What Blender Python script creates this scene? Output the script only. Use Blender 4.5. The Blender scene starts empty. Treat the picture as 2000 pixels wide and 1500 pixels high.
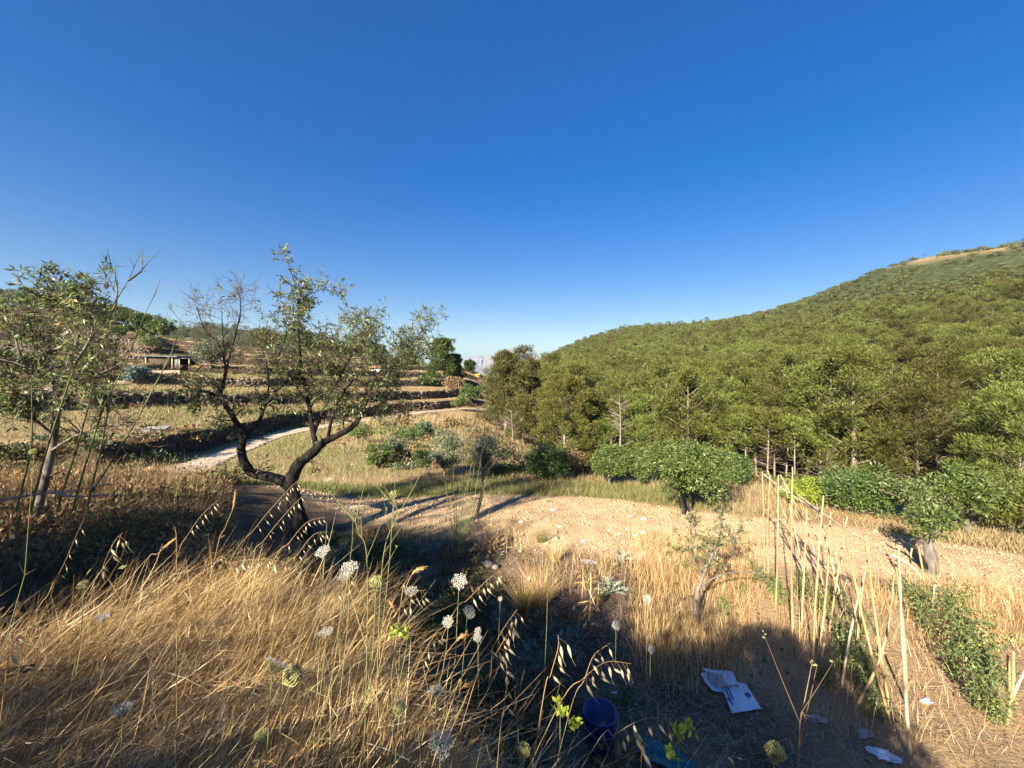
import bpy, math, random
import numpy as np
from mathutils import Vector

# ------------------------------------------------------------------ camera, light, sky
SC = bpy.context.scene
COL = SC.collection
rng = np.random.default_rng(11)
random.seed(5)
F, HX, HY = 800.0, 1000.0, 720.0        # focal length and level line of the 2000x1500 photograph; the lens is the world origin

cam_data = bpy.data.cameras.new('camera')
cam_data.sensor_width = 36.0
cam_data.lens = 36.0 * F / 2000.0
cam_data.shift_y = -(750.0 - HY) / 2000.0
cam_data.clip_start = 0.05
cam_data.clip_end = 30000.0
cam = bpy.data.objects.new('camera', cam_data)
cam.rotation_euler = (math.radians(90), 0, 0)
COL.objects.link(cam)
SC.camera = cam

SUN_EL = math.radians(26.0)
SUN_DX, SUN_DY = 0.53, 0.848              # where the light travels to, seen from above
world = bpy.data.worlds.new('World')
SC.world = world
world.use_nodes = True
wn, wl = world.node_tree.nodes, world.node_tree.links
for n in list(wn):
    wn.remove(n)
sky = wn.new('ShaderNodeTexSky')
sky.sky_type = 'NISHITA'
sky.sun_disc = False
sky.sun_elevation = SUN_EL
sky.sun_rotation = math.atan2(-SUN_DX, -SUN_DY)
sky.altitude = 0.0
sky.air_density = 1.0
sky.dust_density = 0.3
sky.ozone_density = 2.5
gam = wn.new('ShaderNodeGamma')
gam.inputs['Gamma'].default_value = 0.69
hsv = wn.new('ShaderNodeHueSaturation')
hsv.inputs['Saturation'].default_value = 1.86
hsv.inputs['Hue'].default_value = 0.521
bg = wn.new('ShaderNodeBackground')
bg.inputs['Strength'].default_value = 0.065
wo = wn.new('ShaderNodeOutputWorld')
wl.new(sky.outputs[0], gam.inputs['Color'])
wl.new(gam.outputs[0], hsv.inputs['Color'])
wl.new(hsv.outputs[0], bg.inputs['Color'])
wl.new(bg.outputs[0], wo.inputs['Surface'])

sun_data = bpy.data.lights.new('sun', 'SUN')
sun_data.energy = 5.0
sun_data.angle = math.radians(0.55)
sun_data.color = (1.0, 0.90, 0.74)
sun = bpy.data.objects.new('sun', sun_data)
sun.rotation_euler = Vector((SUN_DX * math.cos(SUN_EL), SUN_DY * math.cos(SUN_EL), -math.sin(SUN_EL))).to_track_quat('-Z', 'Y').to_euler()
sun.location = (-20, -30, 40)
COL.objects.link(sun)

SC.view_settings.view_transform = 'Standard'
SC.view_settings.look = 'None'
SC.view_settings.exposure = 1.92
SC.view_settings.gamma = 1.0
SC.view_settings.use_curve_mapping = False
SC.render.engine = 'CYCLES'
SC.cycles.max_bounces = 5
SC.cycles.diffuse_bounces = 3
SC.cycles.transmission_bounces = 3
SC.cycles.transparent_max_bounces = 6

# ------------------------------------------------------------------ helpers
def link(o, parent=None):
    COL.objects.link(o)
    if parent is not None:
        o.parent = parent
    return o

def tag(o, label=None, cat=None, group=None, kind=None):
    if label: o['label'] = label
    if cat: o['category'] = cat
    if group: o['group'] = group
    if kind: o['kind'] = kind
    return o

def empty(name, loc, label=None, cat=None, group=None, rz=0.0, sc=1.0):
    o = bpy.data.objects.new(name, None)
    o.empty_display_size = 0.1
    o.location = loc
    o.rotation_euler = (0, 0, rz)
    o.scale = (sc, sc, sc)
    link(o)
    return tag(o, label, cat, group)

class MB:
    """Collects vertices and faces (3 or 4 corners) and makes one mesh of them."""
    def __init__(self):
        self.v, self.f3, self.f4, self.m3, self.m4, self.n = [], [], [], [], [], 0
    def add(self, v, f, mat=0):
        v = np.asarray(v, dtype=np.float32).reshape(-1, 3)
        f = np.asarray(f, dtype=np.int64)
        if len(f) == 0:
            return
        if f.shape[1] == 3:
            self.f3.append(f + self.n); self.m3.append(np.full(len(f), mat))
        else:
            self.f4.append(f + self.n); self.m4.append(np.full(len(f), mat))
        self.v.append(v)
        self.n += len(v)
    def mesh(self, name, mats, smooth=False):
        me = bpy.data.meshes.new(name)
        if not isinstance(mats, (list, tuple)):
            mats = [mats]
        for m in mats:
            me.materials.append(m)
        if self.n == 0:
            return me
        V = np.concatenate(self.v)
        f3 = np.concatenate(self.f3) if self.f3 else np.zeros((0, 3), np.int64)
        f4 = np.concatenate(self.f4) if self.f4 else np.zeros((0, 4), np.int64)
        me.vertices.add(len(V))
        me.vertices.foreach_set('co', V.ravel())
        lv = np.concatenate([f3.ravel(), f4.ravel()]).astype(np.int32)
        me.loops.add(len(lv))
        me.loops.foreach_set('vertex_index', lv)
        tot = np.concatenate([np.full(len(f3), 3), np.full(len(f4), 4)]).astype(np.int32)
        st = np.concatenate([[0], np.cumsum(tot)[:-1]]).astype(np.int32)
        me.polygons.add(len(tot))
        me.polygons.foreach_set('loop_start', st)
        me.polygons.foreach_set('loop_total', tot)
        mi = np.concatenate(self.m3 + self.m4).astype(np.int32) if (self.m3 or self.m4) else np.zeros(len(tot), np.int32)
        # m3 blocks come before m4 blocks, as the faces do
        mi = np.concatenate([np.concatenate(self.m3) if self.m3 else np.zeros(0), np.concatenate(self.m4) if self.m4 else np.zeros(0)]).astype(np.int32)
        me.polygons.foreach_set('material_index', mi)
        if smooth:
            me.polygons.foreach_set('use_smooth', np.ones(len(tot), bool))
        me.update(calc_edges=True)
        return me
    def build(self, name, mats, parent=None, smooth=False):
        return link(bpy.data.objects.new(name, self.mesh(name, mats, smooth)), parent)

def put(name, me, parent=None, loc=None, rz=0.0, sc=None):
    o = bpy.data.objects.new(name, me)
    link(o, parent)
    if loc is not None: o.location = loc
    o.rotation_euler = (0, 0, rz)
    if sc is not None: o.scale = (sc, sc, sc) if np.isscalar(sc) else sc
    return o

def unit(a):
    a = np.asarray(a, float)
    return a / np.maximum(np.linalg.norm(a, axis=-1, keepdims=True), 1e-9)

def box(mb, c, s, rz=0.0, mat=0):
    x, y, z = s[0] / 2, s[1] / 2, s[2] / 2
    v = np.array([[-x, -y, -z], [x, -y, -z], [x, y, -z], [-x, y, -z], [-x, -y, z], [x, -y, z], [x, y, z], [-x, y, z]])
    ca, sa = math.cos(rz), math.sin(rz)
    v = np.stack([v[:, 0] * ca - v[:, 1] * sa, v[:, 0] * sa + v[:, 1] * ca, v[:, 2]], 1) + np.array(c)
    mb.add(v, [[0, 3, 2, 1], [4, 5, 6, 7], [0, 1, 5, 4], [1, 2, 6, 5], [2, 3, 7, 6], [3, 0, 4, 7]], mat)

def smooth_path(pts, k=4):
    """Catmull-Rom through the points."""
    p = np.asarray(pts, float)
    if len(p) < 3:
        return p
    q = np.vstack([2 * p[0] - p[1], p, 2 * p[-1] - p[-2]])
    out = []
    for i in range(1, len(q) - 2):
        for t in np.linspace(0, 1, k, endpoint=False):
            a, b, c, d = q[i - 1], q[i], q[i + 1], q[i + 2]
            out.append(0.5 * (2 * b + (c - a) * t + (2 * a - 5 * b + 4 * c - d) * t * t + (3 * b - a - 3 * c + d) * t ** 3))
    out.append(p[-1])
    return np.array(out)

def tube(mb, pts, r, sides=5, mat=0, rough=0.0, cap=False):
    pts = np.asarray(pts, float)
    n = len(pts)
    r = np.broadcast_to(np.asarray(r, float), (n,)) if np.ndim(r) else np.full(n, float(r))
    t = np.gradient(pts, axis=0)
    t = unit(t)
    ref = np.array([0.31, 0.2, 0.93]) if abs(t[0, 2]) < 0.9 else np.array([0.95, 0.3, 0.05])
    a = unit(np.cross(t, ref)); b = np.cross(t, a)
    ang = np.linspace(0, 2 * math.pi, sides, endpoint=False)
    rr = r[:, None] * (1 + (rng.normal(0, rough, (n, sides)) if rough else 0))
    v = pts[:, None, :] + rr[:, :, None] * (np.cos(ang)[None, :, None] * a[:, None, :] + np.sin(ang)[None, :, None] * b[:, None, :])
    i = np.arange(n - 1)[:, None] * sides; j = np.arange(sides)[None, :]; j2 = (j + 1) % sides
    f = np.stack([i + j, i + j2, i + sides + j2, i + sides + j], -1).reshape(-1, 4)
    mb.add(v.reshape(-1, 3), f, mat)
    if cap:
        for k in (0, n - 1):
            ring = v[k]; c = ring.mean(0)
            vv = np.vstack([ring, c]); idx = np.arange(sides)
            ff = np.stack([idx, (idx + 1) % sides, np.full(sides, sides)], 1)
            mb.add(vv, ff if k else ff[:, ::-1], mat)

def leaves(mb, P, D, L, W, mat=0, N=None, fold=0.0, r=rng):
    """Diamond leaves: base P, direction D, length L, width W."""
    P = np.asarray(P, float); n = len(P)
    if n == 0: return
    D = unit(D)
    if N is None: N = r.normal(0, 1, (n, 3)) + np.array([0, 0, 0.7])
    S = unit(np.cross(D, N)); U = np.cross(S, D)
    L = np.broadcast_to(L, (n,))[:, None]; W = np.broadcast_to(W, (n,))[:, None]
    a = P; t = P + D * L; m = P + D * L * 0.45 - U * L * fold
    v = np.stack([a, m + S * W / 2, t, m - S * W / 2], 1).reshape(-1, 3)
    f = (np.arange(n)[:, None] * 4 + np.arange(4)[None, :])
    mb.add(v, f, mat)

def blades(mb, P, az, lean, curve, L, W, seg=3, mat=0, tip=0.12, r=rng):
    """Grass blades as tapering strips: azimuth and lean from the vertical, bending by curve."""
    P = np.asarray(P, float); n = len(P)
    if n == 0: return
    az = np.broadcast_to(az, (n,)); L = np.broadcast_to(L, (n,)); W = np.broadcast_to(W, (n,))
    lean = np.broadcast_to(lean, (n,)); curve = np.broadcast_to(curve, (n,))
    H = np.stack([np.cos(az), np.sin(az)], 1)
    s = np.linspace(0, 1, seg + 1)
    pos = np.zeros((n, seg + 1, 3)); pos[:, 0] = P
    for k in range(seg):
        th = lean + curve * (k + 0.5) / seg
        st = (L / seg)[:, None] * np.column_stack([H * np.sin(th)[:, None], np.cos(th)])
        pos[:, k + 1] = pos[:, k] + st
    wa = r.uniform(0, math.pi, n)
    wd = np.column_stack([np.cos(wa), np.sin(wa), np.zeros(n)])
    wid = W[:, None] * (1 - s * (1 - tip))[None, :] / 2
    v = np.stack([pos - wid[:, :, None] * wd[:, None, :], pos + wid[:, :, None] * wd[:, None, :]], 2).reshape(-1, 3)
    b = np.arange(n)[:, None] * (2 * (seg + 1)) + np.arange(seg)[None, :] * 2
    f = np.stack([b, b + 1, b + 3, b + 2], -1).reshape(-1, 4)
    mb.add(v, f, mat)

def sstep(a, b, x):
    t = np.clip((x - a) / (b - a), 0, 1)
    return t * t * (3 - 2 * t)

def wob(x, y, s=1.0, seed=0.0):
    """Cheap smooth noise, about -1..1."""
    x = x / s + seed * 3.7; y = y / s - seed * 1.9
    return (np.sin(x * 1.3 + 1.7 * np.sin(y * 0.9 + seed)) + np.sin(y * 1.7 - 1.3 * np.sin(x * 1.1 - seed)) + np.sin((x + y) * 2.3 + seed) * 0.6 + np.sin((x - y) * 3.1) * 0.4) / 3.0

# ------------------------------------------------------------------ materials
def new_mat(name):
    m = bpy.data.materials.new(name)
    m.use_nodes = True
    nt = m.node_tree
    for n in list(nt.nodes):
        nt.nodes.remove(n)
    out = nt.nodes.new('ShaderNodeOutputMaterial')
    return m, nt, out

def ramp(nt, fac, cols, pos=None):
    r = nt.nodes.new('ShaderNodeValToRGB')
    e = r.color_ramp.elements
    pos = pos or np.linspace(0, 1, len(cols))
    while len(e) < len(cols):
        e.new(0.5)
    for k, c in enumerate(cols):
        e[k].position = pos[k]; e[k].color = (*c, 1)
    nt.links.new(fac, r.inputs[0])
    return r.outputs[0]

def foliage_mat(name, cols, trans=0.3, gloss=0.25, rough=0.5, pos=None, tint=None, objrand=0.0):
    m, nt, out = new_mat(name)
    g = nt.nodes.new('ShaderNodeNewGeometry')
    c = ramp(nt, g.outputs['Random Per Island'], cols, pos)
    if objrand:
        oi = nt.nodes.new('ShaderNodeObjectInfo')
        hs = nt.nodes.new('ShaderNodeHueSaturation')
        mr = nt.nodes.new('ShaderNodeMapRange'); mr.inputs['To Min'].default_value = 1 - objrand; mr.inputs['To Max'].default_value = 1 + objrand
        nt.links.new(oi.outputs['Random'], mr.inputs['Value'])
        nt.links.new(mr.outputs[0], hs.inputs['Value'])
        mh = nt.nodes.new('ShaderNodeMapRange'); mh.inputs['To Min'].default_value = 0.47; mh.inputs['To Max'].default_value = 0.525
        nt.links.new(oi.outputs['Random'], mh.inputs['Value'])
        nt.links.new(mh.outputs[0], hs.inputs['Hue'])
        nt.links.new(c, hs.inputs['Color']); c = hs.outputs[0]
    p = nt.nodes.new('ShaderNodeBsdfPrincipled')
    p.inputs['Roughness'].default_value = rough
    p.inputs['Specular IOR Level'].default_value = gloss
    nt.links.new(c, p.inputs['Base Color'])
    t = nt.nodes.new('ShaderNodeBsdfTranslucent')
    nt.links.new(c, t.inputs['Color'])
    mx = nt.nodes.new('ShaderNodeMixShader'); mx.inputs[0].default_value = trans
    nt.links.new(p.outputs[0], mx.inputs[1]); nt.links.new(t.outputs[0], mx.inputs[2])
    nt.links.new(mx.outputs[0], out.inputs[0])
    return m

def solid_mat(name, cols, scale=8.0, rough=0.85, bump=0.3, spec=0.2, detail=5.0, stretch=None, dist=0.02):
    m, nt, out = new_mat(name)
    tc = nt.nodes.new('ShaderNodeTexCoord')
    mp = nt.nodes.new('ShaderNodeMapping')
    if stretch: mp.inputs['Scale'].default_value = stretch
    nt.links.new(tc.outputs['Object'], mp.inputs[0])
    nz = nt.nodes.new('ShaderNodeTexNoise'); nz.inputs['Scale'].default_value = scale; nz.inputs['Detail'].default_value = detail
    nt.links.new(mp.outputs[0], nz.inputs['Vector'])
    c = ramp(nt, nz.outputs['Fac'], cols, list(np.linspace(0.3, 0.7, len(cols))))
    p = nt.nodes.new('ShaderNodeBsdfPrincipled')
    p.inputs['Roughness'].default_value = rough
    p.inputs['Specular IOR Level'].default_value = spec
    nt.links.new(c, p.inputs['Base Color'])
    if bump:
        b = nt.nodes.new('ShaderNodeBump'); b.inputs['Strength'].default_value = bump; b.inputs['Distance'].default_value = dist
        nt.links.new(nz.outputs['Fac'], b.inputs['Height']); nt.links.new(b.outputs[0], p.inputs['Normal'])
    nt.links.new(p.outputs[0], out.inputs[0])
    return m

M = {}
M['straw'] = foliage_mat('dry_straw', [(.13, .062, .02), (.34, .19, .062), (.54, .345, .13), (.66, .47, .21), (.8, .66, .40)], trans=.14, gloss=.4, rough=.4)
M['straw_red'] = foliage_mat('rusty_dry_grass', [(.18, .085, .035), (.34, .18, .07), (.44, .27, .11), (.5, .36, .17)], trans=.22, gloss=.3)
M['straw_far'] = foliage_mat('pale_dry_grass', [(.20, .15, .065), (.29, .22, .105), (.36, .28, .145), (.43, .355, .2)], trans=.22, gloss=.15)
M['straw_pink'] = foliage_mat('straw_mulch', [(.20, .12, .08), (.34, .22, .15), (.44, .31, .21), (.55, .43, .31)], trans=.05, gloss=.2)
M['green_grass'] = foliage_mat('green_grass', [(.11, .13, .035), (.17, .19, .055), (.23, .23, .08), (.30, .26, .11)], trans=.3, gloss=.2)
M['brush'] = foliage_mat('dry_brush', [(.12, .075, .04), (.2, .125, .065), (.27, .175, .085), (.22, .19, .09)], trans=.1, gloss=.15)
M['pine'] = foliage_mat('pine_needles', [(.046, .055, .013), (.082, .092, .021), (.130, .141, .031), (.188, .196, .045)], trans=.22, gloss=.2, objrand=.36)
M['pine_gold'] = foliage_mat('golden_pine_needles', [(.066, .066, .015), (.11, .104, .022), (.155, .142, .032), (.13, .14, .034)], trans=.3, gloss=.2)
M['pine_brown'] = foliage_mat('browning_pine_needles', [(.075, .073, .022), (.112, .103, .031), (.10, .108, .028), (.15, .13, .04)], trans=.25, gloss=.2)
M['pine_dark'] = foliage_mat('deep_green_pine_needles', [(.03, .05, .012), (.05, .08, .018), (.08, .115, .024), (.12, .15, .03)], trans=.25, gloss=.2)
M['almond_leaf'] = foliage_mat('almond_leaves', [(.06, .09, .03), (.11, .15, .05), (.155, .2, .065), (.2, .24, .08), (.25, .245, .08)], trans=.35, gloss=.4, rough=.4)
M['almond_green'] = foliage_mat('fresh_almond_leaves', [(.055, .088, .02), (.098, .145, .034), (.145, .195, .048), (.2, .24, .066)], trans=.35, gloss=.4, rough=.4)
M['orange_leaf'] = foliage_mat('withered_leaves', [(.30, .10, .03), (.42, .17, .05), (.5, .24, .08)], trans=.3)
M['olive'] = foliage_mat('olive_leaves', [(.08, .105, .055), (.13, .155, .082), (.18, .205, .115), (.235, .26, .165)], trans=.2, gloss=.3)
M['carob'] = foliage_mat('dark_glossy_leaves', [(.04, .07, .018), (.07, .115, .028), (.105, .155, .04), (.15, .20, .055)], trans=.3, gloss=.4, rough=.4)
M['scrub'] = foliage_mat('scrub_leaves', [(.05, .06, .02), (.08, .095, .03), (.11, .12, .04), (.15, .14, .06)], trans=.2, gloss=.15, objrand=.25)
M['cardoon'] = foliage_mat('silver_leaves', [(.26, .31, .22), (.36, .41, .30), (.46, .50, .38)], trans=.2, gloss=.2)
M['bluegreen'] = foliage_mat('blue_green_leaves', [(.08, .14, .11), (.13, .2, .16), (.2, .28, .22)], trans=.2, gloss=.3)
M['lime'] = foliage_mat('lime_leaves', [(.2, .28, .03), (.3, .38, .04), (.42, .46, .06)], trans=.4, gloss=.3)
M['tomato'] = foliage_mat('tomato_leaves', [(.075, .11, .04), (.125, .17, .06), (.18, .22, .08), (.42, .38, .09)], trans=.3, gloss=.25, pos=[0, .45, .85, 1])
M['weed_stem'] = foliage_mat('green_stems', [(.13, .15, .05), (.2, .21, .08), (.3, .27, .12)], trans=.15, gloss=.3)
M['broom'] = foliage_mat('broom_stems', [(.09, .10, .04), (.14, .15, .06), (.18, .17, .09)], trans=.05, gloss=.3)
M['umbel'] = foliage_mat('white_florets', [(.46, .45, .39), (.6, .58, .51), (.74, .72, .64)], trans=.25, gloss=.1)
M['nest'] = foliage_mat('closed_umbel_rays', [(.3, .29, .11), (.4, .38, .16), (.5, .47, .22)], trans=.2, gloss=.2)
M['oat'] = foliage_mat('oat_husks', [(.42, .32, .18), (.55, .45, .29), (.68, .58, .41)], trans=.35, gloss=.4)
M['oat_stem'] = foliage_mat('oat_stems', [(.24, .15, .06), (.36, .24, .1)], trans=.1, gloss=.4)
M['bark'] = solid_mat('almond_bark', [(.007, .006, .0055), (.018, .015, .013), (.048, .039, .032)], scale=14, bump=.9, stretch=(1, 1, .35), dist=.03)
M['bark_grey'] = solid_mat('grey_bark', [(.07, .058, .047), (.14, .12, .1), (.22, .19, .155)], scale=10, bump=.8, stretch=(1, 1, .4), dist=.03)
M['bark_pine'] = solid_mat('pine_bark', [(.10, .075, .055), (.2, .155, .115), (.32, .26, .2)], scale=6, bump=.6)
M['dead_wood'] = solid_mat('dead_branches', [(.16, .13, .105), (.25, .21, .17), (.34, .29, .24)], scale=6, bump=.3)
M['twig'] = solid_mat('twigs', [(.05, .035, .027), (.10, .075, .057), (.16, .12, .09)], scale=12, bump=.2)
M['cane'] = solid_mat('cane', [(.20, .125, .055), (.38, .26, .12), (.48, .35, .185)], scale=5, rough=.45, bump=.1, spec=.4, stretch=(1, 1, .15))
M['cane_grey'] = solid_mat('weathered_cane', [(.26, .2, .14), (.38, .3, .21), (.46, .38, .28)], scale=9, rough=.6, bump=.1, stretch=(1, 1, .2))
M['stone'] = solid_mat('dry_stone', [(.06, .047, .035), (.12, .095, .07), (.21, .17, .13)], scale=2.5, bump=.6, dist=.05)
M['white_stone'] = solid_mat('pale_limestone', [(.42, .38, .33), (.55, .5, .44), (.66, .62, .56)], scale=9, bump=.4)
M['rock'] = solid_mat('grey_rock', [(.13, .11, .09), (.22, .19, .16), (.3, .27, .23)], scale=9, bump=.6)
M['plaster'] = solid_mat('white_plaster', [(.62, .6, .56), (.76, .74, .7)], scale=3, bump=.1)
M['tile_roof'] = solid_mat('clay_roof', [(.3, .15, .08), (.42, .24, .14)], scale=5, bump=.3)
M['sheet_metal'] = solid_mat('weathered_sheet', [(.07, .085, .09), (.11, .13, .135), (.15, .17, .175)], scale=3, bump=.1, rough=.5)
M['shed_wall'] = solid_mat('shed_wall', [(.03, .022, .016), (.055, .04, .028), (.09, .065, .045)], scale=1.6, bump=.4)
M['dark'] = solid_mat('dark_doorway', [(.012, .011, .01), (.02, .018, .016)], scale=2, bump=0)
M['yellow'] = solid_mat('yellow_paint', [(.7, .36, .03), (.78, .44, .05)], scale=2, bump=0)
M['road'] = solid_mat('pale_gravel', [(.36, .28, .19), (.47, .37, .26), (.56, .46, .34)], scale=1.4, bump=.4, detail=9, dist=.04)
M['slab'] = solid_mat('concrete_slab', [(.4, .37, .33), (.5, .47, .42)], scale=1.4, bump=.2)
M['clod'] = solid_mat('soil_clods', [(.30, .20, .11), (.38, .265, .155), (.45, .325, .2)], scale=4, bump=.4)
M['bucket'] = solid_mat('blue_plastic', [(.003, .016, .11), (.005, .022, .14)], scale=6, rough=.38, bump=.03, spec=.5)
M['steel'] = solid_mat('bucket_wire', [(.25, .25, .25), (.4, .4, .4)], scale=6, rough=.35, bump=0)
M['net'] = solid_mat('teal_netting', [(.01, .10, .11), (.02, .17, .18)], scale=40, rough=.6, bump=.3)
M['haze_rock'] = solid_mat('mountain_rock', [(.10, .10, .08), (.19, .17, .15), (.34, .29, .26)], scale=.012, bump=0, stretch=(1, 1, .25))

# ------------------------------------------------------------------ terrain: one height function
EDGE = np.array([(-30, -4), (-12, -1.0), (-7, .2), (-4.5, 1.2), (-3.6, 1.9), (-2.95, 2.4), (-2.6, 2.9), (-2.1, 3.1), (-1.17, 2.65),
                 (-.6, 2.1), (-.1, 1.75), (.23, 1.45), (.6, .9), (1.2, -1), (1.9, -6), (4, -40)], float)

def edge_dist(x, y):
    """Signed distance to the terrace edge, positive beyond it (over the lower garden)."""
    best = np.full(np.shape(x), 1e9); sign = np.ones(np.shape(x))
    for (ax, ay), (bx, by) in zip(EDGE[:-1], EDGE[1:]):
        dx, dy = bx - ax, by - ay
        t = np.clip(((x - ax) * dx + (y - ay) * dy) / (dx * dx + dy * dy), 0, 1)
        d = np.hypot(x - ax - t * dx, y - ay - t * dy)
        s = np.where(dx * (y - ay) - dy * (x - ax) > 0, 1.0, -1.0)
        m = d < best - 1e-6
        best = np.where(m, d, best); sign = np.where(m, s, sign)
    return best * sign

RPX = [-500, 0, 200, 450, 700, 930]
RIS = [None,
       [24, 24, 29, 36, 47.5, 72], [33, 34, 39, 46, 57, 86], [43, 45, 50, 56, 68, 102], [53, 55, 60, 66, 80, 125], [63, 65, 70, 78, 92, 300],
       [73, 75, 82, 90, 106, 500], [84, 86, 95, 104, 121, 600], [96, 96, 101, 130, 300, 700], [106, 105, 109, 200, 400, 800]]
R1PX = [-500, 0, 200, 300, 380, 430, 500, 560, 640, 700, 800, 935]
R1Y = [13.6, 14.6, 16.3, 18.3, 21.6, 24.0, 28.2, 33.0, 38.4, 42.6, 53, 64]
RISE = [1.05, 1.1, 1.0, 1.05, 1.1, 1.35, 1.5, 1.7, 1.9, 2.0]
TREAD = [.15, .22, .25, .3, .45, .7, .9, 1.1, 1.2, 1.3]
CRPX, CRY = [-500, 0, 200, 450, 700, 930], [120, 118, 112, 114, 122, 130]

def riser_y(k, px):
    return np.interp(px, R1PX, R1Y) if k == 0 else np.interp(px, RPX, RIS[k])

def field_z(y):
    return np.interp(y, [0, 8, 11.5, 13, 14.5, 18, 24, 40, 60, 100], [-3.6, -3.6, -3.65, -3.75, -3.85, -4.2, -4.55, -5.0, -5.8, -6.0])

def left_z(px, y):
    z = field_z(np.minimum(y, riser_y(0, px)))
    yc = np.interp(px, CRPX, CRY)
    ye = np.minimum(y, yc)
    wav = 0.9 * np.sin(px * .021) + .6 * np.sin(px * .057 + 1)
    for k in range(10):
        r = riser_y(k, px) + wav * (0.012 * riser_y(k, px))
        rn = riser_y(k + 1, px) if k < 9 else r + 14
        fk = np.interp(px, [0, 250, 450, 700], [1.12, 1, .58, .36]) if k >= 5 else 1.0
        z = z + fk * RISE[k] * sstep(r, r + .5, ye) + fk * TREAD[k] * np.clip((ye - r) / np.maximum(rn - r, 1), 0, 1)
    return z - .11 * np.maximum(y - yc, 0) - .0004 * np.maximum(y - yc, 0) ** 2 * 0

CD = [30, 45, 60, 80, 110, 150, 210, 300, 400, 480]
CAN = {1100: [800, 770, 752, 737, 723, 713, 703, 693, 684, 680], 1170: [795, 768, 749, 732, 717, 704, 690, 674, 661, 655],
       1250: [790, 765, 745, 728, 710, 692, 672, 655, 642, 633], 1330: [785, 760, 740, 722, 703, 684, 664, 648, 640, 638],
       1400: [780, 755, 735, 715, 695, 675, 655, 640, 632, 630], 1500: [776, 748, 725, 702, 680, 655, 630, 614, 611, 613],
       1600: [770, 740, 715, 690, 665, 635, 605, 583, 580, 582], 1700: [765, 730, 702, 675, 643, 605, 566, 536, 538, 545],
       1800: [760, 720, 690, 660, 620, 575, 530, 503, 510, 520], 2000: [740, 690, 650, 610, 565, 520, 486, 478, 490, 505],
       2250: [720, 665, 615, 570, 530, 490, 465, 465, 480, 500], 2600: [700, 640, 585, 545, 510, 475, 455, 460, 480, 500]}
TREE = {1100: 600, 1170: 520, 1250: 400, 1330: 420, 1400: 300, 1500: 225, 1600: 190, 1700: 165, 1800: 128, 2000: 120, 2250: 120, 2600: 120}   # where the pines give way to scrub
CANPX = sorted(CAN)
TLPX, TLY = CANPX, [TREE[p] for p in CANPX]
YG = np.geomspace(8, 1700, 420)
PG = np.arange(900, 2601, 10.0)

def _right_table():
    cols = []
    for p in CANPX:
        yd = np.interp(p, [1000, 1400, 2000, 2600], [15, 13.5, 9.5, 8])
        c = np.array(CAN[p], float); d = np.array(CD, float)
        cover = 7 * (1 - sstep(TREE[p] * .82, TREE[p] * 1.05, d))
        z = d * (HY - c) / F - cover
        ys = np.concatenate([[7, yd, yd + 4, yd + 9], d[d > yd + 13], [700, 1700]])
        zs = np.concatenate([[-3.7, -3.75, -5.1, -7.2], z[d > yd + 13], [z[-1] - 40, z[-1] - 120]])
        cols.append(np.interp(np.log(YG), np.log(ys), zs))
    cols = np.array(cols)
    z1000 = np.interp(np.log(YG), np.log([7, 14, 18, 24, 32, 45, 65, 100, 200, 480, 1700]), [-3.65, -3.8, -4.8, -6, -6.8, -7.0, -6.6, -7, -9, -17, -70])
    allp = [900, 1000] + CANPX
    allz = np.vstack([z1000, z1000, cols])
    T = np.array([np.interp(PG, allp, allz[:, j]) for j in range(len(YG))]).T
    k = np.hanning(13); k /= k.sum()
    pad = np.vstack([np.repeat(T[:1], 6, 0), T, np.repeat(T[-1:], 6, 0)])
    return np.array([np.convolve(pad[:, j], k, 'valid') for j in range(len(YG))]).T
RT = _right_table()

def right_z(px, y):
    a = np.clip((px - PG[0]) / 10.0, 0, len(PG) - 1.001)
    b = np.clip((np.log(np.maximum(y, 8)) - math.log(8)) / (math.log(1700) - math.log(8)) * (len(YG) - 1), 0, len(YG) - 1.001)
    i, j = a.astype(int), b.astype(int); fa, fb = a - i, b - j
    return (RT[i, j] * (1 - fa) + RT[i + 1, j] * fa) * (1 - fb) + (RT[i, j + 1] * (1 - fa) + RT[i + 1, j + 1] * fa) * fb

def height(x, y):
    x = np.asarray(x, float); y = np.asarray(y, float)
    yy = np.maximum(y, 1.0)
    px = np.clip(HX + F * x / yy, -500, 2600)
    far = np.where(px < 1010, left_z(np.minimum(px, 935), yy), 0)
    rz = right_z(px, yy)
    t = sstep(900, 1010, px)
    far = far * (1 - t) + rz * t
    near = field_z(y) + 1.05 * sstep(-3.2, -6.5, x) * (1 - sstep(8, 14, y)) + .035 * wob(x, y, 1.1, 1)
    yb = np.interp(px, [1000, 1500, 2000], [13.2, 12.0, 9.0])
    m = sstep(yb, yb + 3.5, y)
    low = near * (1 - m) + far * m + .12 * wob(x, y, 5.0, 3) * sstep(10, 25, y) + 1.3 * wob(x, y, 38.0, 5) * sstep(45, 140, y) * t
    s = edge_dist(x, y)
    up = -1.72 + .06 * wob(x, y, 1.4, 2)
    w = np.interp(x, [-6, -2.5], [1.8, 1.05])
    k = 1 - sstep(0, 1, (s + .08 * wob(x, y, .5, 4)) / w)
    return low + (up - low) * k

def hz(x, y):
    return float(height(np.array([x]), np.array([y]))[0])

DS = np.concatenate([np.geomspace(.6, 30, 1800), np.geomspace(30.1, 900, 2600)])
def hit(px, py, dmin=0.6):
    """The point of the ground seen at a pixel of the photograph."""
    u = (px - HX) / F; w = (HY - py) / F
    d = DS[DS >= dmin]
    below = np.nonzero(height(u * d, d) >= w * d)[0]
    k = d[below[0]] if len(below) else 400.0
    return np.array([u * k, k, hz(u * k, k)])

def at(px, py, d):
    return np.array([(px - HX) / F * d, d, (HY - py) / F * d])

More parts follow.
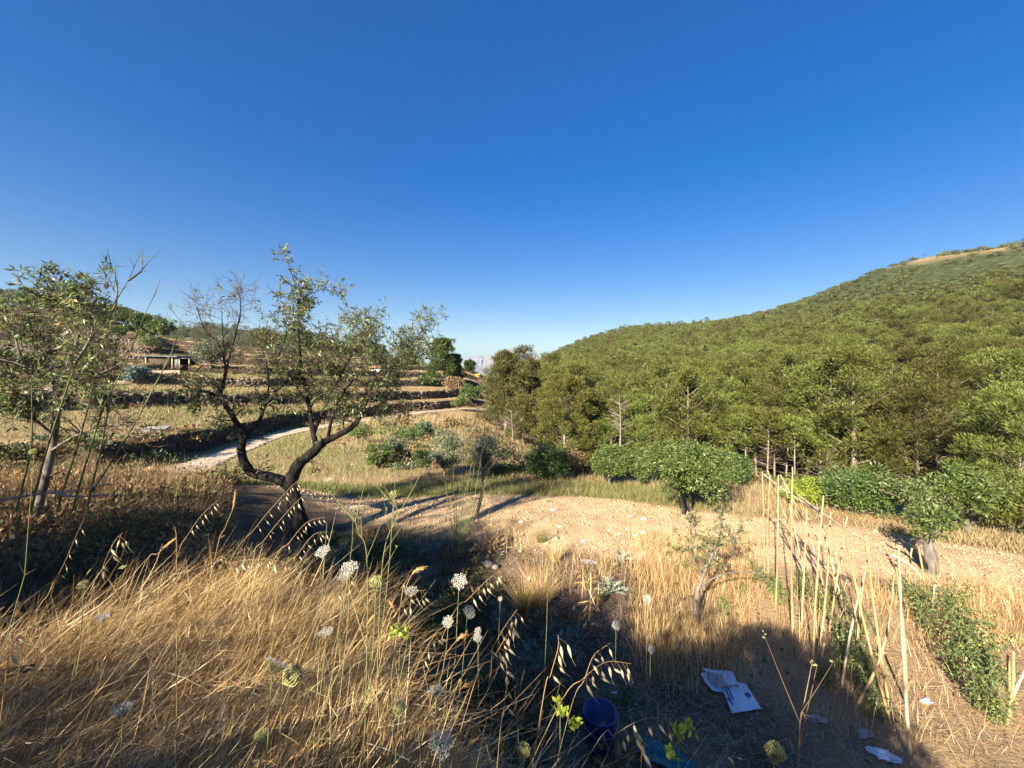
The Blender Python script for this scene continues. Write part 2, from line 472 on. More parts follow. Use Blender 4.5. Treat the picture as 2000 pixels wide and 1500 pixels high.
# ploughed field and grass strip, as lines across the lower ground
PFX, PFY = [-9, -5.3, -2.5, 0, 2.2, 4.1, 6.2, 8, 9.9, 14], [10.2, 10.9, 11.6, 11.9, 11.5, 10.9, 9.9, 9.1, 7.9, 6.4]
PNX, PNY = [-9, -4.2, -2.3, 0, 2.5, 4.9, 6.5, 7.35, 8, 14], [10.1, 9.9, 9.0, 8.2, 7.7, 7.3, 6.9, 6.3, 5.7, 4.6]
def plough(x, y):
    f = np.interp(x, PFX, PFY) + .18 * wob(x, y, .8, 7); n = np.interp(x, PNX, PNY) + .25 * wob(x, y, .9, 9)
    return sstep(-.12, .12, f - y) * sstep(-.2, .25, y - n) * sstep(-6.4, -5.2, x) * (1 - sstep(12, 14, x))
def strip(x, y):
    f = np.interp(x, PFX, PFY)
    return sstep(-.1, .3, y - f) * (1 - sstep(1.5, 2.5, y - f)) * (1 - sstep(4, 7, x)) * sstep(-9, -6, x)

ROADP = [(300, 962), (345, 930), (370, 915), (430, 888), (500, 862.5), (560, 846), (640, 832), (700, 823.5), (800, 809), (870, 803), (935, 797)]
ROAD = []
for p, q in ROADP:
    d = 20.0
    for _ in range(30):
        d = -field_z(d) * F / (q - HY)
    ROAD.append(((p - HX) / F * d, d))
ROAD = smooth_path([(-21, 10.5), (-17.5, 13.2)] + ROAD[1:] + [(ROAD[-1][0] + 3, ROAD[-1][1] + 7)], 6)
def road_dist(x, y):
    best = np.full(np.shape(x), 1e9)
    for (ax, ay), (bx, by) in zip(ROAD[:-1], ROAD[1:]):
        dx, dy = bx - ax, by - ay
        t = np.clip(((x - ax) * dx + (y - ay) * dy) / (dx * dx + dy * dy + 1e-9), 0, 1)
        best = np.minimum(best, np.hypot(x - ax - t * dx, y - ay - t * dy))
    return best

def zones(x, y):
    yy = np.maximum(y, 1.0); px = HX + F * x / yy
    plo = plough(x, y)
    gr = strip(x, y) * .9
    fieldg = sstep(13, 16, y) * (1 - sstep(34, 48, y)) * sstep(-.95, -.75, x / yy) * (1 - sstep(-.33, -.12, x / yy))
    gr = np.maximum(gr, fieldg * (.45 + .35 * wob(x, y, 2.3, 3)))
    terr = sstep(16, 20, y) * (1 - sstep(90, 120, y)) * (1 - sstep(800, 900, px))
    gr = np.maximum(gr, terr * np.clip(.15 + .5 * wob(x, y, 7, 8), 0, .6))
    tl = np.interp(px, TLPX, TLY)
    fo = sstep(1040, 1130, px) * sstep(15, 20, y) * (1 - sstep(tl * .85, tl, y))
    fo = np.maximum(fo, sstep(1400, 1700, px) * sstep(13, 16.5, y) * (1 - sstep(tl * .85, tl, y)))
    sc = sstep(1050, 1150, px) * sstep(tl * .85, tl, y)
    bare = sstep(1.7, 2.1, y / tl) * sstep(1700, 1800, px) + sstep(1185, 1205, px) * (1 - sstep(1240, 1262, px)) * sstep(1.08, 1.16, y / tl)
    sc = sc * (1 - np.clip(bare * (.75 + .5 * wob(x, y, 11, 3)), 0, .9))
    return np.stack([plo, np.clip(gr, 0, 1), fo, sc], -1)

def grid_mesh(name, X, Y, mat):
    nr, nc = X.shape
    Z = height(X.ravel(), Y.ravel())
    mb = MB()
    i = np.arange(nr - 1)[:, None] * nc + np.arange(nc - 1)[None, :]
    f = np.stack([i, i + 1, i + nc + 1, i + nc], -1).reshape(-1, 4)
    mb.add(np.column_stack([X.ravel(), Y.ravel(), Z]), f)
    o = mb.build(name, mat, smooth=True)
    a = o.data.color_attributes.new('zone', 'FLOAT_COLOR', 'POINT')
    a.data.foreach_set('color', zones(X.ravel(), Y.ravel()).astype(np.float32).ravel())
    a = o.data.attributes.new('hollow_shade', 'FLOAT', 'POINT')
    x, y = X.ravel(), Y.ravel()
    shade_w = (1 - sstep(9, 11, y)) * sstep(.1, .7, edge_dist(x, y)) * (1 - plough(x, y)) * (1 - sstep(2.2, 3.5, x)) * np.clip(.8 + .35 * wob(x, y, .7, 12), 0, 1)  # mask that paints the hollow's shade into the garden soil colour
    a.data.foreach_set('value', shade_w.astype(np.float32))
    return tag(o, kind='structure')

def ground_mat():
    m, nt, out = new_mat('ground')
    N, L = nt.nodes, nt.links
    tc = N.new('ShaderNodeTexCoord'); at_ = N.new('ShaderNodeVertexColor'); at_.layer_name = 'zone'
    sp = N.new('ShaderNodeSeparateColor'); L.new(at_.outputs['Color'], sp.inputs[0])
    def noise(s, d=6, r=.6):
        n = N.new('ShaderNodeTexNoise'); n.inputs['Scale'].default_value = s; n.inputs['Detail'].default_value = d; n.inputs['Roughness'].default_value = r
        L.new(tc.outputs['Object'], n.inputs['Vector']); return n.outputs['Fac']
    def mix(f, a, b):
        x = N.new('ShaderNodeMix'); x.data_type = 'RGBA'
        L.new(f, x.inputs['Factor']); L.new(a, x.inputs[6]); L.new(b, x.inputs[7]); return x.outputs[2]
    n1, n2, n3 = noise(.35), noise(2.6, 8), noise(19, 6)
    base = ramp(nt, n2, [(.20, .125, .07), (.31, .205, .105), (.40, .28, .14)], [.32, .52, .7])
    var = ramp(nt, n1, [(.17, .135, .06), (.36, .235, .125), (.42, .30, .155)], [.34, .5, .68])
    h = N.new('ShaderNodeMix'); h.data_type = 'RGBA'; h.inputs['Factor'].default_value = .5
    L.new(base, h.inputs[6]); L.new(var, h.inputs[7])
    grass = ramp(nt, n2, [(.15, .135, .05), (.2, .19, .07), (.31, .25, .11)], [.35, .5, .68])
    c = mix(sp.outputs[1], h.outputs[2], grass)
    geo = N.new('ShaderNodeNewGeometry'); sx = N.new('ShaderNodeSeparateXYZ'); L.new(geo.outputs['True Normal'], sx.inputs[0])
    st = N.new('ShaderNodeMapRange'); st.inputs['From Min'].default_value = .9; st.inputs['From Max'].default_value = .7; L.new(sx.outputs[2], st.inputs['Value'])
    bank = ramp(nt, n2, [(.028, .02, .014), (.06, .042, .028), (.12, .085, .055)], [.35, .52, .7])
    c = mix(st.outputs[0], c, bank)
    scr = ramp(nt, n1, [(.032, .046, .013), (.06, .07, .022), (.22, .165, .10)], [.42, .56, .7])
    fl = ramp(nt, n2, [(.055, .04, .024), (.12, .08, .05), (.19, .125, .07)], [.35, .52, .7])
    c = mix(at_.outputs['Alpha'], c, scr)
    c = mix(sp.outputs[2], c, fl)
    soil = ramp(nt, n2, [(.34, .225, .12), (.45, .315, .18), (.53, .385, .225)], [.35, .5, .66])
    c = mix(sp.outputs[0], c, soil)
    ha = N.new('ShaderNodeAttribute'); ha.attribute_name = 'hollow_shade'
    shade_soil = ramp(nt, n2, [(.05, .034, .022), (.10, .068, .044), (.17, .118, .075)], [.35, .52, .7])  # darker soil tones that deepen the shade of the hollow
    c = mix(ha.outputs['Fac'], c, shade_soil)
    p = N.new('ShaderNodeBsdfPrincipled'); p.inputs['Roughness'].default_value = .95; p.inputs['Specular IOR Level'].default_value = .1
    L.new(c, p.inputs['Base Color'])
    b = N.new('ShaderNodeBump'); b.inputs['Strength'].default_value = .7; b.inputs['Distance'].default_value = .05
    L.new(n3, b.inputs['Height']); L.new(b.outputs[0], p.inputs['Normal'])
    L.new(p.outputs[0], out.inputs[0])
    return m
M['ground'] = ground_mat()

gx = np.unique(np.concatenate([np.linspace(-60, -12, 40), np.arange(-12, 14, .11), np.linspace(14, 60, 40)]))
gy = np.unique(np.concatenate([np.linspace(-60, -3, 40), np.arange(-3, 13.4, .11)]))
X, Y = np.meshgrid(gx, gy)
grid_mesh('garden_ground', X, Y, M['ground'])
fy = np.concatenate([np.geomspace(13.3, 135, 430), np.geomspace(137, 1700, 90)])
fp = np.arange(-500, 2601, 8.0)
Pm, Ym = np.meshgrid(fp, fy)
grid_mesh('valley_terrain', (Pm - HX) / F * Ym, Ym, M['ground'])

# the far plain and the blue mountain beyond the gap
mb = MB()
box(mb, (0, 5000, -78), (24000, 13000, 8))
o = mb.build('plain', solid_mat('plain_fields', [(.10, .10, .055), (.16, .145, .08), (.24, .2, .12)], scale=.004, bump=0)); tag(o, kind='structure')
mb = MB()
mp_x = np.linspace(-1500, 900, 140)
MY = 6400.0
ridge = np.interp(mp_x, [-1500, -1050, -860, -780, -640, -520, -430, -330, -200, 0, 300, 900], [-60, -40, 60, 165, 205, 222, 212, 232, 215, 240, 230, 120])
ridge = ridge + rng.normal(0, 3.5, 140)
rows = []
for t, fr in ((0, 1.0), (90, .985), (150, .80), (175, .52), (420, .30), (900, .12), (1500, -.3)):
    dz = rng.normal(0, 10, 140) if t > 100 else 0
    rows.append(np.column_stack([mp_x, MY + 600 - t * np.ones(140) + rng.normal(0, 22, 140) * (t > 0), -60 + (ridge + 60) * fr + dz * (fr > 0)]))
V = np.concatenate(rows)
i = np.arange(len(rows) - 1)[:, None] * 140 + np.arange(139)[None, :]
mb.add(V, np.stack([i, i + 140, i + 141, i + 1], -1).reshape(-1, 4))
o = mb.build('mountain', M['haze_rock']); tag(o, 'blue hazy table mountain with cliffs far beyond the valley gap', 'mountain', kind='structure')

# gravel road
mb = MB()
def ribbon(mb, path, wl_, wr_, lift=.03, nw=6):
    t = unit(np.gradient(np.asarray(path), axis=0)); nrm = np.column_stack([t[:, 1], -t[:, 0]])
    k = np.linspace(-wl_, wr_, nw)
    P2 = path[:, None, :] + nrm[:, None, :] * (k[None, :, None] + (.14 * np.sin(np.arange(len(path)) * 1.9))[:, None, None])
    z = height(P2[..., 0].ravel(), P2[..., 1].ravel()) + lift
    n = len(path)
    i = np.arange(n - 1)[:, None] * nw + np.arange(nw - 1)[None, :]
    mb.add(np.column_stack([P2.reshape(-1, 2), z]), np.stack([i, i + 1, i + nw + 1, i + nw], -1).reshape(-1, 4))
fine = smooth_path(ROAD, 4)
ribbon(mb, fine, .65, .85, .05, 7)
tag(mb.build('road', M['road'], smooth=True), kind='structure')
def patch(name, pixels, mat, lift=.06):
    pts = np.array([hit(*p) for p in pixels]); c = pts.mean(0)
    mb = MB(); n = len(pts)
    ring = pts.copy(); ring[:, 2] = height(ring[:, 0], ring[:, 1]) + lift
    v = np.vstack([ring, [[c[0], c[1], hz(c[0], c[1]) + lift]], ring - [0, 0, .3]])
    f = [[k, (k + 1) % n, n] for k in range(n)]
    mb.add(v, f); mb.add(v, [[k, n + 1 + k, n + 1 + (k + 1) % n, (k + 1) % n] for k in range(n)])
    return tag(mb.build(name, mat), kind='structure')
patch('farm_track', [(200, 746), (255, 734), (300, 726.5), (352, 725.5), (350, 735), (300, 741), (262, 747)], M['road'], .13)
patch('side_track', [(48, 768), (80, 761), (112, 757), (112, 766), (70, 772)], M['road'], .13)
patch('concrete_pad', [(272, 846), (292, 838), (334, 836), (322, 843)], M['slab'], .14)

# ------------------------------------------------------------------ trees
def pine_mesh(seed, H, R, base=.3, nl=20, tuft=45, L=.24, W=.055, cl=4, bark='bark_pine', leaf='pine', dead=0.5, tr=.02, cone=.7, cs=.2):
    r = np.random.default_rng(seed)
    tb, cb = MB(), MB()
    n = 9
    s = np.linspace(0, 1, n)
    bend = r.normal(0, .035 * H, 2)
    tp = np.column_stack([bend[0] * np.sin(s * 2.6) * s, bend[1] * np.sin(s * 2.1 + .4) * s, H * s * .96 - .25 * (s == 0)])
    tube(tb, tp, tr * H * (1 - s) ** .8 + .012, 6, rough=.06)
    az = r.uniform(0, 6.28)
    for i in range(nl):
        t = (i + r.uniform(0, .9)) / nl
        hf = base + (1 - base) * t * .97
        az += 2.4 + r.normal(0, .35)
        prof = (1 - t) ** cone * (.62 + .75 * t) + .10
        ln = R * prof * r.uniform(.75, 1.15)
        d = np.array([math.cos(az), math.sin(az)])
        b0 = np.array([np.interp(hf, s, tp[:, 0]), np.interp(hf, s, tp[:, 1]), H * hf * .96])
        q = np.linspace(0, 1, 6)
        rise = r.uniform(.12, .38) + .55 * t
        path = b0 + np.column_stack([d[0] * q * ln, d[1] * q * ln, ln * (rise * q + .16 * q * q)]) + r.normal(0, .02 * ln, (6, 3)) * q[:, None]
        tube(tb, path, .006 * H * (1 - .8 * q) * (1 - .5 * t), 4)
        k = cl if t < .85 else cl + 1
        for c in range(k):
            qq = r.uniform(.42, 1.02) if c else 1.0
            c0 = b0 + np.array([d[0] * qq * ln, d[1] * qq * ln, ln * (rise * qq + .16 * qq * qq)])
            c0 = c0 + r.normal(0, .12 * ln + .08, 3) * [1, 1, .45]
            rad = R * cs * r.uniform(.7, 1.3) * (1 - .25 * t)
            m = int(tuft * r.uniform(.7, 1.3))
            off = unit(r.normal(0, 1, (m, 3))) * (r.uniform(.25, 1, (m, 1)) ** .6) * rad * [1, 1, .62]
            off[:, 2] += .12 * rad
            D = unit(off) * .9 + [d[0] * .25, d[1] * .25, .55] + r.normal(0, .35, (m, 3))
            leaves(cb, c0 + off, D, L * r.uniform(.7, 1.25, m), W * r.uniform(.7, 1.3, m), r=r)
    for i in range(int(nl * dead)):                   # bare lower limbs
        hf = r.uniform(.12, base + .12); az = r.uniform(0, 6.28); ln = R * r.uniform(.3, .8); q = np.linspace(0, 1, 5)
        b0 = np.array([np.interp(hf, s, tp[:, 0]), np.interp(hf, s, tp[:, 1]), H * hf * .96])
        tube(tb, b0 + np.column_stack([math.cos(az) * q * ln, math.sin(az) * q * ln, ln * (.25 * q)]) + r.normal(0, .03 * ln, (5, 3)) * q[:, None], .0035 * H * (1 - .8 * q), 3)
    return tb.mesh('pine_trunk', M[bark], True), cb.mesh('pine_crown', M[leaf])

def broad_mesh(seed, H, R, base=.3, nc=26, nleaf=90, L=.1, W=.035, leaf='carob', bark='bark_grey', flat=.75, cs=.34, tr=.05, lean=(0, 0), shell=.55, droop=-.1, stems=1):
    """A broad-leaved tree or bush: stems, limbs out to every leaf clump, clumps through the crown."""
    r = np.random.default_rng(seed)
    tb, cb = MB(), MB()
    hc = H * (base + (1 - base) * .5); rz = H * (1 - base) * .5
    for st in range(stems):
        a = r.uniform(0, 6.28); o = np.array([math.cos(a), math.sin(a), 0]) * (.12 * R if stems > 1 else 0)
        top = np.array([lean[0] * H * base, lean[1] * H * base, H * base * 1.1]) + o * 2
        q = np.linspace(0, 1, 6)[:, None]
        path = o * (1 - q) + top * q + r.normal(0, .03 * H * base + .005, (6, 3)) * np.sin(q * 3.14) - [0, 0, .12] * (q == 0)
        tube(tb, path, np.linspace(tr * (1.25 if stems == 1 else .8), tr * .6, 6), 6, rough=.09)
    for c in range(nc):
        v = unit(r.normal(0, 1, 3)); v[2] = v[2] * .9 + .1
        k = r.uniform(shell, 1.0)
        cc = np.array([lean[0] * H * .6, lean[1] * H * .6, hc]) + v * k * np.array([R, R, rz]) * r.uniform(.7, 1.22)
        q = np.linspace(0, 1, 5)[:, None]
        b0 = top * r.uniform(.75, 1)
        path = b0 * (1 - q) + cc * q + r.normal(0, .05 * R, (5, 3)) * np.sin(q * 3.14)
        tube(tb, path, np.linspace(tr * .38, tr * .07 + .002, 5), 4)
        kk = r.uniform(.5, 1.45); m = int(nleaf * kk ** 1.6); rad = R * cs * kk
        off = unit(r.normal(0, 1, (m, 3))) * (r.uniform(.1, 1, (m, 1)) ** .5) * rad * [1, 1, flat]
        D = unit(off) + r.normal(0, .5, (m, 3)) + [0, 0, droop]
        leaves(cb, cc + off, D, L * r.uniform(.65, 1.25, m), W * r.uniform(.7, 1.3, m), fold=.08, r=r)
    return tb.mesh('trunk', M[bark], True), cb.mesh('crown', M[leaf])

def plant_tree(name, meshes, loc, label, cat='tree', group=None, rz=0., sc=1.0):
    e = empty(name, loc, label, cat, group, rz, sc)
    put('trunk', meshes[0], e); put('crown', meshes[1], e)
    return e

def foot(px, d):
    x = (px - HX) / F * d
    return np.array([x, d, hz(x, d)])

def named_pine(px, top, d, R, label, seed, group='pines rooted in the valley', name='pine_tree', **k):
    p = foot(px, d); H = (HY - top) / F * d - p[2]
    return plant_tree(name, pine_mesh(seed, H, R, **k), p, label, 'pine tree', group)

named_pine(988, 688, 45, 3.4, 'tall narrow browning pine at the end of the gravel road', 1, base=.08, nl=60, tuft=105, leaf='pine_brown', cone=.95, cs=.2, L=.3, W=.07)
named_pine(1019, 681, 58, 2.7, 'round headed pine with a bare dark trunk behind the browning pine', 2, base=.55, nl=18, tuft=80, cs=.3, leaf='pine', L=.3)
named_pine(1070, 690, 56, 3.2, 'broad bushy pine between the bare trunked pine and the hill', 3, base=.15, nl=34, tuft=70, leaf='pine', L=.3)
named_pine(1045, 735, 50, 2.0, 'small pale pine low behind the golden pine', 4, base=.15, nl=22, tuft=70, leaf='pine_gold', L=.28)
named_pine(1105, 745, 33, 2.7, 'wide golden green pine standing over the carob bush', 5, base=.16, nl=52, tuft=110, leaf='pine_gold', cone=.5, cs=.19, L=.24, W=.05)
named_pine(1150, 768, 34.5, 1.9, 'fresh green pine pressed against the right side of the golden pine', 6, base=.1, nl=34, tuft=100, leaf='pine', cone=.5, cs=.22, L=.24)
named_pine(864, 664, 76, 3.4, 'tall dark pine standing alone left of the blue mountain', 7, base=.1, nl=34, tuft=95, leaf='pine_dark', cone=.8, cs=.24, L=.42, W=.11)
named_pine(889, 694, 80, 1.9, 'lower dark pine touching the lone tall pine', 8, base=.08, nl=28, tuft=95, leaf='pine_dark', cs=.26, L=.42, W=.11)
named_pine(917, 709, 118, 1.3, 'small round dark pine standing before the blue mountain', 9, base=.2, nl=22, tuft=80, leaf='pine_dark', cone=.4, cs=.32, L=.5, W=.14)
named_pine(1578, 756, 28, 3.1, 'pine with a pale straight trunk and long bare limbs', 10, base=.46, nl=34, tuft=110, leaf='pine', dead=.9, tr=.021, cs=.2, L=.2, W=.04)
named_pine(1795, 782, 22.5, 2.9, 'wide low pine spreading above the bushes at the field corner', 12, base=.16, nl=50, tuft=130, leaf='pine', cone=.42, cs=.2, L=.19, W=.035)
named_pine(1700, 800, 25, 1.9, 'slim olive green pine left of the wide low pine', 13, base=.2, nl=34, tuft=100, leaf='pine', cs=.24, L=.2, W=.04)
named_pine(1985, 775, 16.5, 2.1, 'bright yellow green pine cut by the right edge of the picture', 14, base=.1, nl=54, tuft=150, leaf='pine', cone=.55, cs=.2, L=.17, W=.028)
named_pine(1272, 782, 32, 2.0, 'bright green pine behind the bushy fig tree', 16, base=.18, nl=36, tuft=110, leaf='pine', cone=.45, cs=.22, L=.22, W=.045)
named_pine(1430, 772, 33, 2.2, 'feathery pine left of the pale trunked pine', 17, base=.35, nl=34, tuft=95, leaf='pine', cs=.22, L=.22, W=.045)
named_pine(1650, 735, 36, 2.3, 'tall thin pine with a leaning bare trunk at the dark gap', 18, base=.62, nl=20, tuft=80, leaf='pine', dead=1.2, tr=.016, L=.22)
named_pine(1686, 745, 34, 2.0, 'tall thin pine with an upright bare trunk beside the dark gap', 19, base=.66, nl=18, tuft=80, leaf='pine', dead=1.2, tr=.015, L=.22)

named_pine(1003, 722, 51, 2.6, 'dense olive pine touching the right side of the browning pine', 20, base=.1, nl=40, tuft=90, leaf='pine', cs=.22, L=.28)
named_pine(1040, 705, 62, 3.0, 'dense pine behind the bare trunked round headed pine', 21, base=.1, nl=36, tuft=90, leaf='pine', cs=.22, L=.3)
named_pine(1098, 702, 60, 3.0, 'dense pine rising behind the wide golden green pine', 22, base=.1, nl=36, tuft=90, leaf='pine', cs=.22, L=.3)
named_pine(1022, 775, 42, 2.0, 'low olive pine between the browning and the golden pine', 23, base=.06, nl=34, tuft=80, leaf='pine_brown', cs=.22, L=.26)

for k, (px, top, d) in enumerate([(1458, 812, 25), (1479, 800, 26), (1497, 806, 24), (1513, 815, 25.5), (1534, 800, 26.5), (1552, 818, 24.5), (1606, 812, 25)]):
    named_pine(px, top, d, 1.15, ['first', 'second', 'third', 'fourth', 'fifth', 'sixth', 'seventh'][k] + ' thin bare stemmed pine from the left beside the pale trunked pine', 40 + k, group='thin pines beside the pale trunked pine', base=.62, nl=12, tuft=70, leaf='pine', dead=2.2, tr=.012, cs=.3, L=.2, W=.045)
# dead and half bare pines
def bare_mesh(seed, H, R, nl=34, bark='dead_wood', sub=5):
    r = np.random.default_rng(seed); tb = MB(); s = np.linspace(0, 1, 8)
    tp = np.column_stack([.03 * H * np.sin(s * 3 + seed), .02 * H * np.sin(s * 2.2), H * s - .2 * (s == 0)])
    tube(tb, tp, .014 * H * (1 - s) + .008, 6)
    for i in range(nl):
        hf = r.uniform(.12, .97); az = r.uniform(0, 6.28); ln = R * (1.05 - .7 * hf) * r.uniform(.6, 1.1); q = np.linspace(0, 1, 6)
        b0 = np.array([np.interp(hf, s, tp[:, 0]), np.interp(hf, s, tp[:, 1]), H * hf])
        path = b0 + np.column_stack([math.cos(az) * q * ln, math.sin(az) * q * ln, ln * (.35 * q + .2 * q * q)]) + r.normal(0, .04 * ln, (6, 3)) * q[:, None]
        tube(tb, path, .004 * H * (1 - .85 * q), 3)
        for j in range(sub):
            t = r.uniform(.3, .95); a2 = az + r.choice([-1, 1]) * r.uniform(.4, 1.0); l2 = ln * r.uniform(.2, .45)
            c0 = path[int(t * 5)]
            tube(tb, c0 + np.column_stack([math.cos(a2) * q[:4] * l2 * 1.6, math.sin(a2) * q[:4] * l2 * 1.6, l2 * (.5 * q[:4])]), .0015 * H * (1 - .8 * q[:4]) + .002, 3)
    return tb.mesh('bare_branches', M[bark], True)
def bare_tree(px, top, d, R, label, seed, **k):
    p = foot(px, d); H = (HY - top) / F * d - p[2]
    e = empty('dead_pine', p, label, 'dead tree', 'bare grey pines')
    put('trunk', bare_mesh(seed, H, R, **k), e)
bare_tree(1207, 770, 31, 1.9, 'grey leafless pine right of the golden pine', 31)
bare_tree(1354, 762, 36, 2.2, 'grey leafless pine above the bushy fig tree', 32, nl=40)
bare_tree(1000, 800, 40, 1.7, 'small grey leafless tree under the browning pine', 33)
bare_tree(1620, 800, 25, 1.2, 'thin bare pine right of the pale trunked pine', 36, nl=24)

# the wooded hill: the 300 pines that show largest stand one by one, the rest are one wood
PV = [pine_mesh(100 + i, 8.0, 2.35 + .25 * (i % 3), base=.36 + .06 * (i % 3), nl=20, tuft=190, cl=3, cs=.26, cone=.36 + .08 * (i % 2), L=.2, W=.046) for i in range(6)]
PF = [pine_mesh(130 + i, 8.0, 2.5, base=.08 + .05 * i, nl=30, tuft=170, cl=3, cs=.23, cone=.5, L=.19, W=.04) for i in range(3)]
cand = []
rp = np.random.default_rng(21)
for yy in np.concatenate([np.arange(23, 60, 3.4), np.arange(60, 150, 4.6), np.arange(150, 470, 5.8)]):
    step = 3.7 if yy < 60 else (4.9 if yy < 150 else 6.2)
    for xx in np.arange(.03 * yy, 1.5 * yy, step):
        cand.append((xx + rp.normal(0, .28 * step), yy + rp.normal(0, .28 * step)))
cand = np.array(cand)
cpx = HX + F * cand[:, 0] / cand[:, 1]
tl = np.interp(cpx, TLPX, TLY) * (1 + .10 * wob(cand[:, 0], cand[:, 1], 14, 2))
keep = (cand[:, 1] < tl) & (cpx > 1075 - np.clip((cand[:, 1] - 60) * .3, 0, 25)) & (cpx < 2120) & (rp.uniform(size=len(cand)) > .06)
keep &= ~((cand[:, 1] < 30) & (cpx < 1230)) & ~((np.abs(cpx - 1860) < 60) & (cand[:, 1] < 26))
keep &= (cand[:, 1] > np.interp(cpx, [1000, 1250, 1500, 2000], [34, 29, 24, 21]))
keep &= ~((cpx > 1445) & (cpx < 1560) & (cand[:, 1] < 27.5))
cand = cand[keep]; cpx = cpx[keep]
cz = height(cand[:, 0], cand[:, 1])
scl = rp.uniform(.6, 1.22, len(cand)) * np.where(cand[:, 1] > .85 * np.interp(cpx, TLPX, TLY), .72, 1.0)
top_py = HY - F * (cz + 8 * scl) / cand[:, 1]
order = np.argsort(cand[:, 1])
inview = (cpx[order] < 2030)
solo = order[inview][:297]
soloset = set(solo.tolist())
nth = ['first', 'second', 'third', 'fourth', 'fifth', 'sixth', 'seventh', 'eighth', 'ninth', 'tenth', 'eleventh', 'twelfth', 'thirteenth', 'fourteenth', 'fifteenth', 'sixteenth', 'seventeenth', 'eighteenth', 'nineteenth', 'twentieth']
front = solo[cand[solo, 1] < 31]; front = front[np.argsort(cpx[front])][:20].tolist()
for n_, k in enumerate(solo):
    i = int(rp.integers(6))
    zone = 'among the front trees of the wooded slope' if cand[k, 1] < 55 else ('on the lower wooded slope' if cand[k, 1] < 75 else 'higher up in the wooded slope')
    lab, grp = 'olive green pine crowded ' + zone, 'pines crowded ' + zone
    if k in front:
        lab, grp = nth[front.index(k)] + ' pine from the left along the front edge of the wood', 'pines along the front edge of the wood'
    plant_tree('pine_tree', PF[i % 3] if cand[k, 1] < 33 else PV[i], (cand[k, 0], cand[k, 1], cz[k] - .1), lab, 'pine tree', grp, rz=rp.uniform(0, 6.28), sc=float(scl[k]))

def scatter(name, meshes, pts, scales, rots, kind='stuff'):
    """One object that holds many copies of a few meshes at given points."""
    me = bpy.data.meshes.new(name)
    me.vertices.add(len(pts)); me.vertices.foreach_set('co', np.asarray(pts, np.float32).ravel())
    idx = np.random.default_rng(4).integers(0, len(meshes), len(pts))
    for nm, ty, val in (('size', 'FLOAT', scales), ('turn', 'FLOAT', rots), ('pick', 'INT', idx)):
        a = me.attributes.new(nm, ty, 'POINT'); a.data.foreach_set('value', np.asarray(val, np.float32 if ty == 'FLOAT' else np.int32))
    o = link(bpy.data.objects.new(name, me)); tag(o, kind=kind)
    ng = bpy.data.node_groups.new(name + '_scatter', 'GeometryNodeTree')
    ng.interface.new_socket('Geometry', in_out='INPUT', socket_type='NodeSocketGeometry')
    ng.interface.new_socket('Geometry', in_out='OUTPUT', socket_type='NodeSocketGeometry')
    N, L = ng.nodes, ng.links
    gi, go, jn = N.new('NodeGroupInput'), N.new('NodeGroupOutput'), N.new('GeometryNodeJoinGeometry')
    def attr(nm, ty):
        n = N.new('GeometryNodeInputNamedAttribute'); n.data_type = ty; n.inputs['Name'].default_value = nm; return n.outputs['Attribute']
    sz, tn, pk = attr('size', 'FLOAT'), attr('turn', 'FLOAT'), attr('pick', 'INT')
    cx = N.new('ShaderNodeCombineXYZ'); L.new(tn, cx.inputs[2])
    for i, m in enumerate(meshes):
        src = bpy.data.objects.new(name + '_source', m)          # never linked to the scene: only the copies show
        oi = N.new('GeometryNodeObjectInfo'); oi.inputs['Object'].default_value = src; oi.inputs['As Instance'].default_value = True
        eq = N.new('FunctionNodeCompare'); eq.data_type = 'INT'; eq.operation = 'EQUAL'
        L.new(pk, eq.inputs[2]); eq.inputs[3].default_value = i
        ip = N.new('GeometryNodeInstanceOnPoints')
        L.new(gi.outputs[0], ip.inputs['Points']); L.new(eq.outputs[0], ip.inputs['Selection']); L.new(oi.outputs['Geometry'], ip.inputs['Instance'])
        L.new(cx.outputs[0], ip.inputs['Rotation']); L.new(sz, ip.inputs['Scale'])
        L.new(ip.outputs[0], jn.inputs[0])
    L.new(jn.outputs[0], go.inputs[0])
    md = o.modifiers.new('scatter', 'NODES'); md.node_group = ng
    return o

def join2(name, a, b):
    """One mesh with the faces of two."""
    mb = MB()
    for i, me in enumerate((a, b)):
        v = np.zeros(len(me.vertices) * 3, np.float32); me.vertices.foreach_get('co', v)
        lv = np.zeros(len(me.loops), np.int32); me.loops.foreach_get('vertex_index', lv)
        mb.add(v.reshape(-1, 3), lv.reshape(-1, 4), i)
    return mb.mesh(name, [a.materials[0], b.materials[0]])
low = [join2('far_pine', *pine_mesh(200 + i, 8.0, 2.5, base=.3, nl=14, tuft=42, cl=3, cs=.3, cone=.36, L=.34, W=.17, dead=.2)) for i in range(5)]
rest = np.array([k for k in range(len(cand)) if k not in soloset])
wood = scatter('pine_wood', low, np.column_stack([cand[rest], cz[rest] - .1]), scl[rest], rp.uniform(0, 6.28, len(rest)))

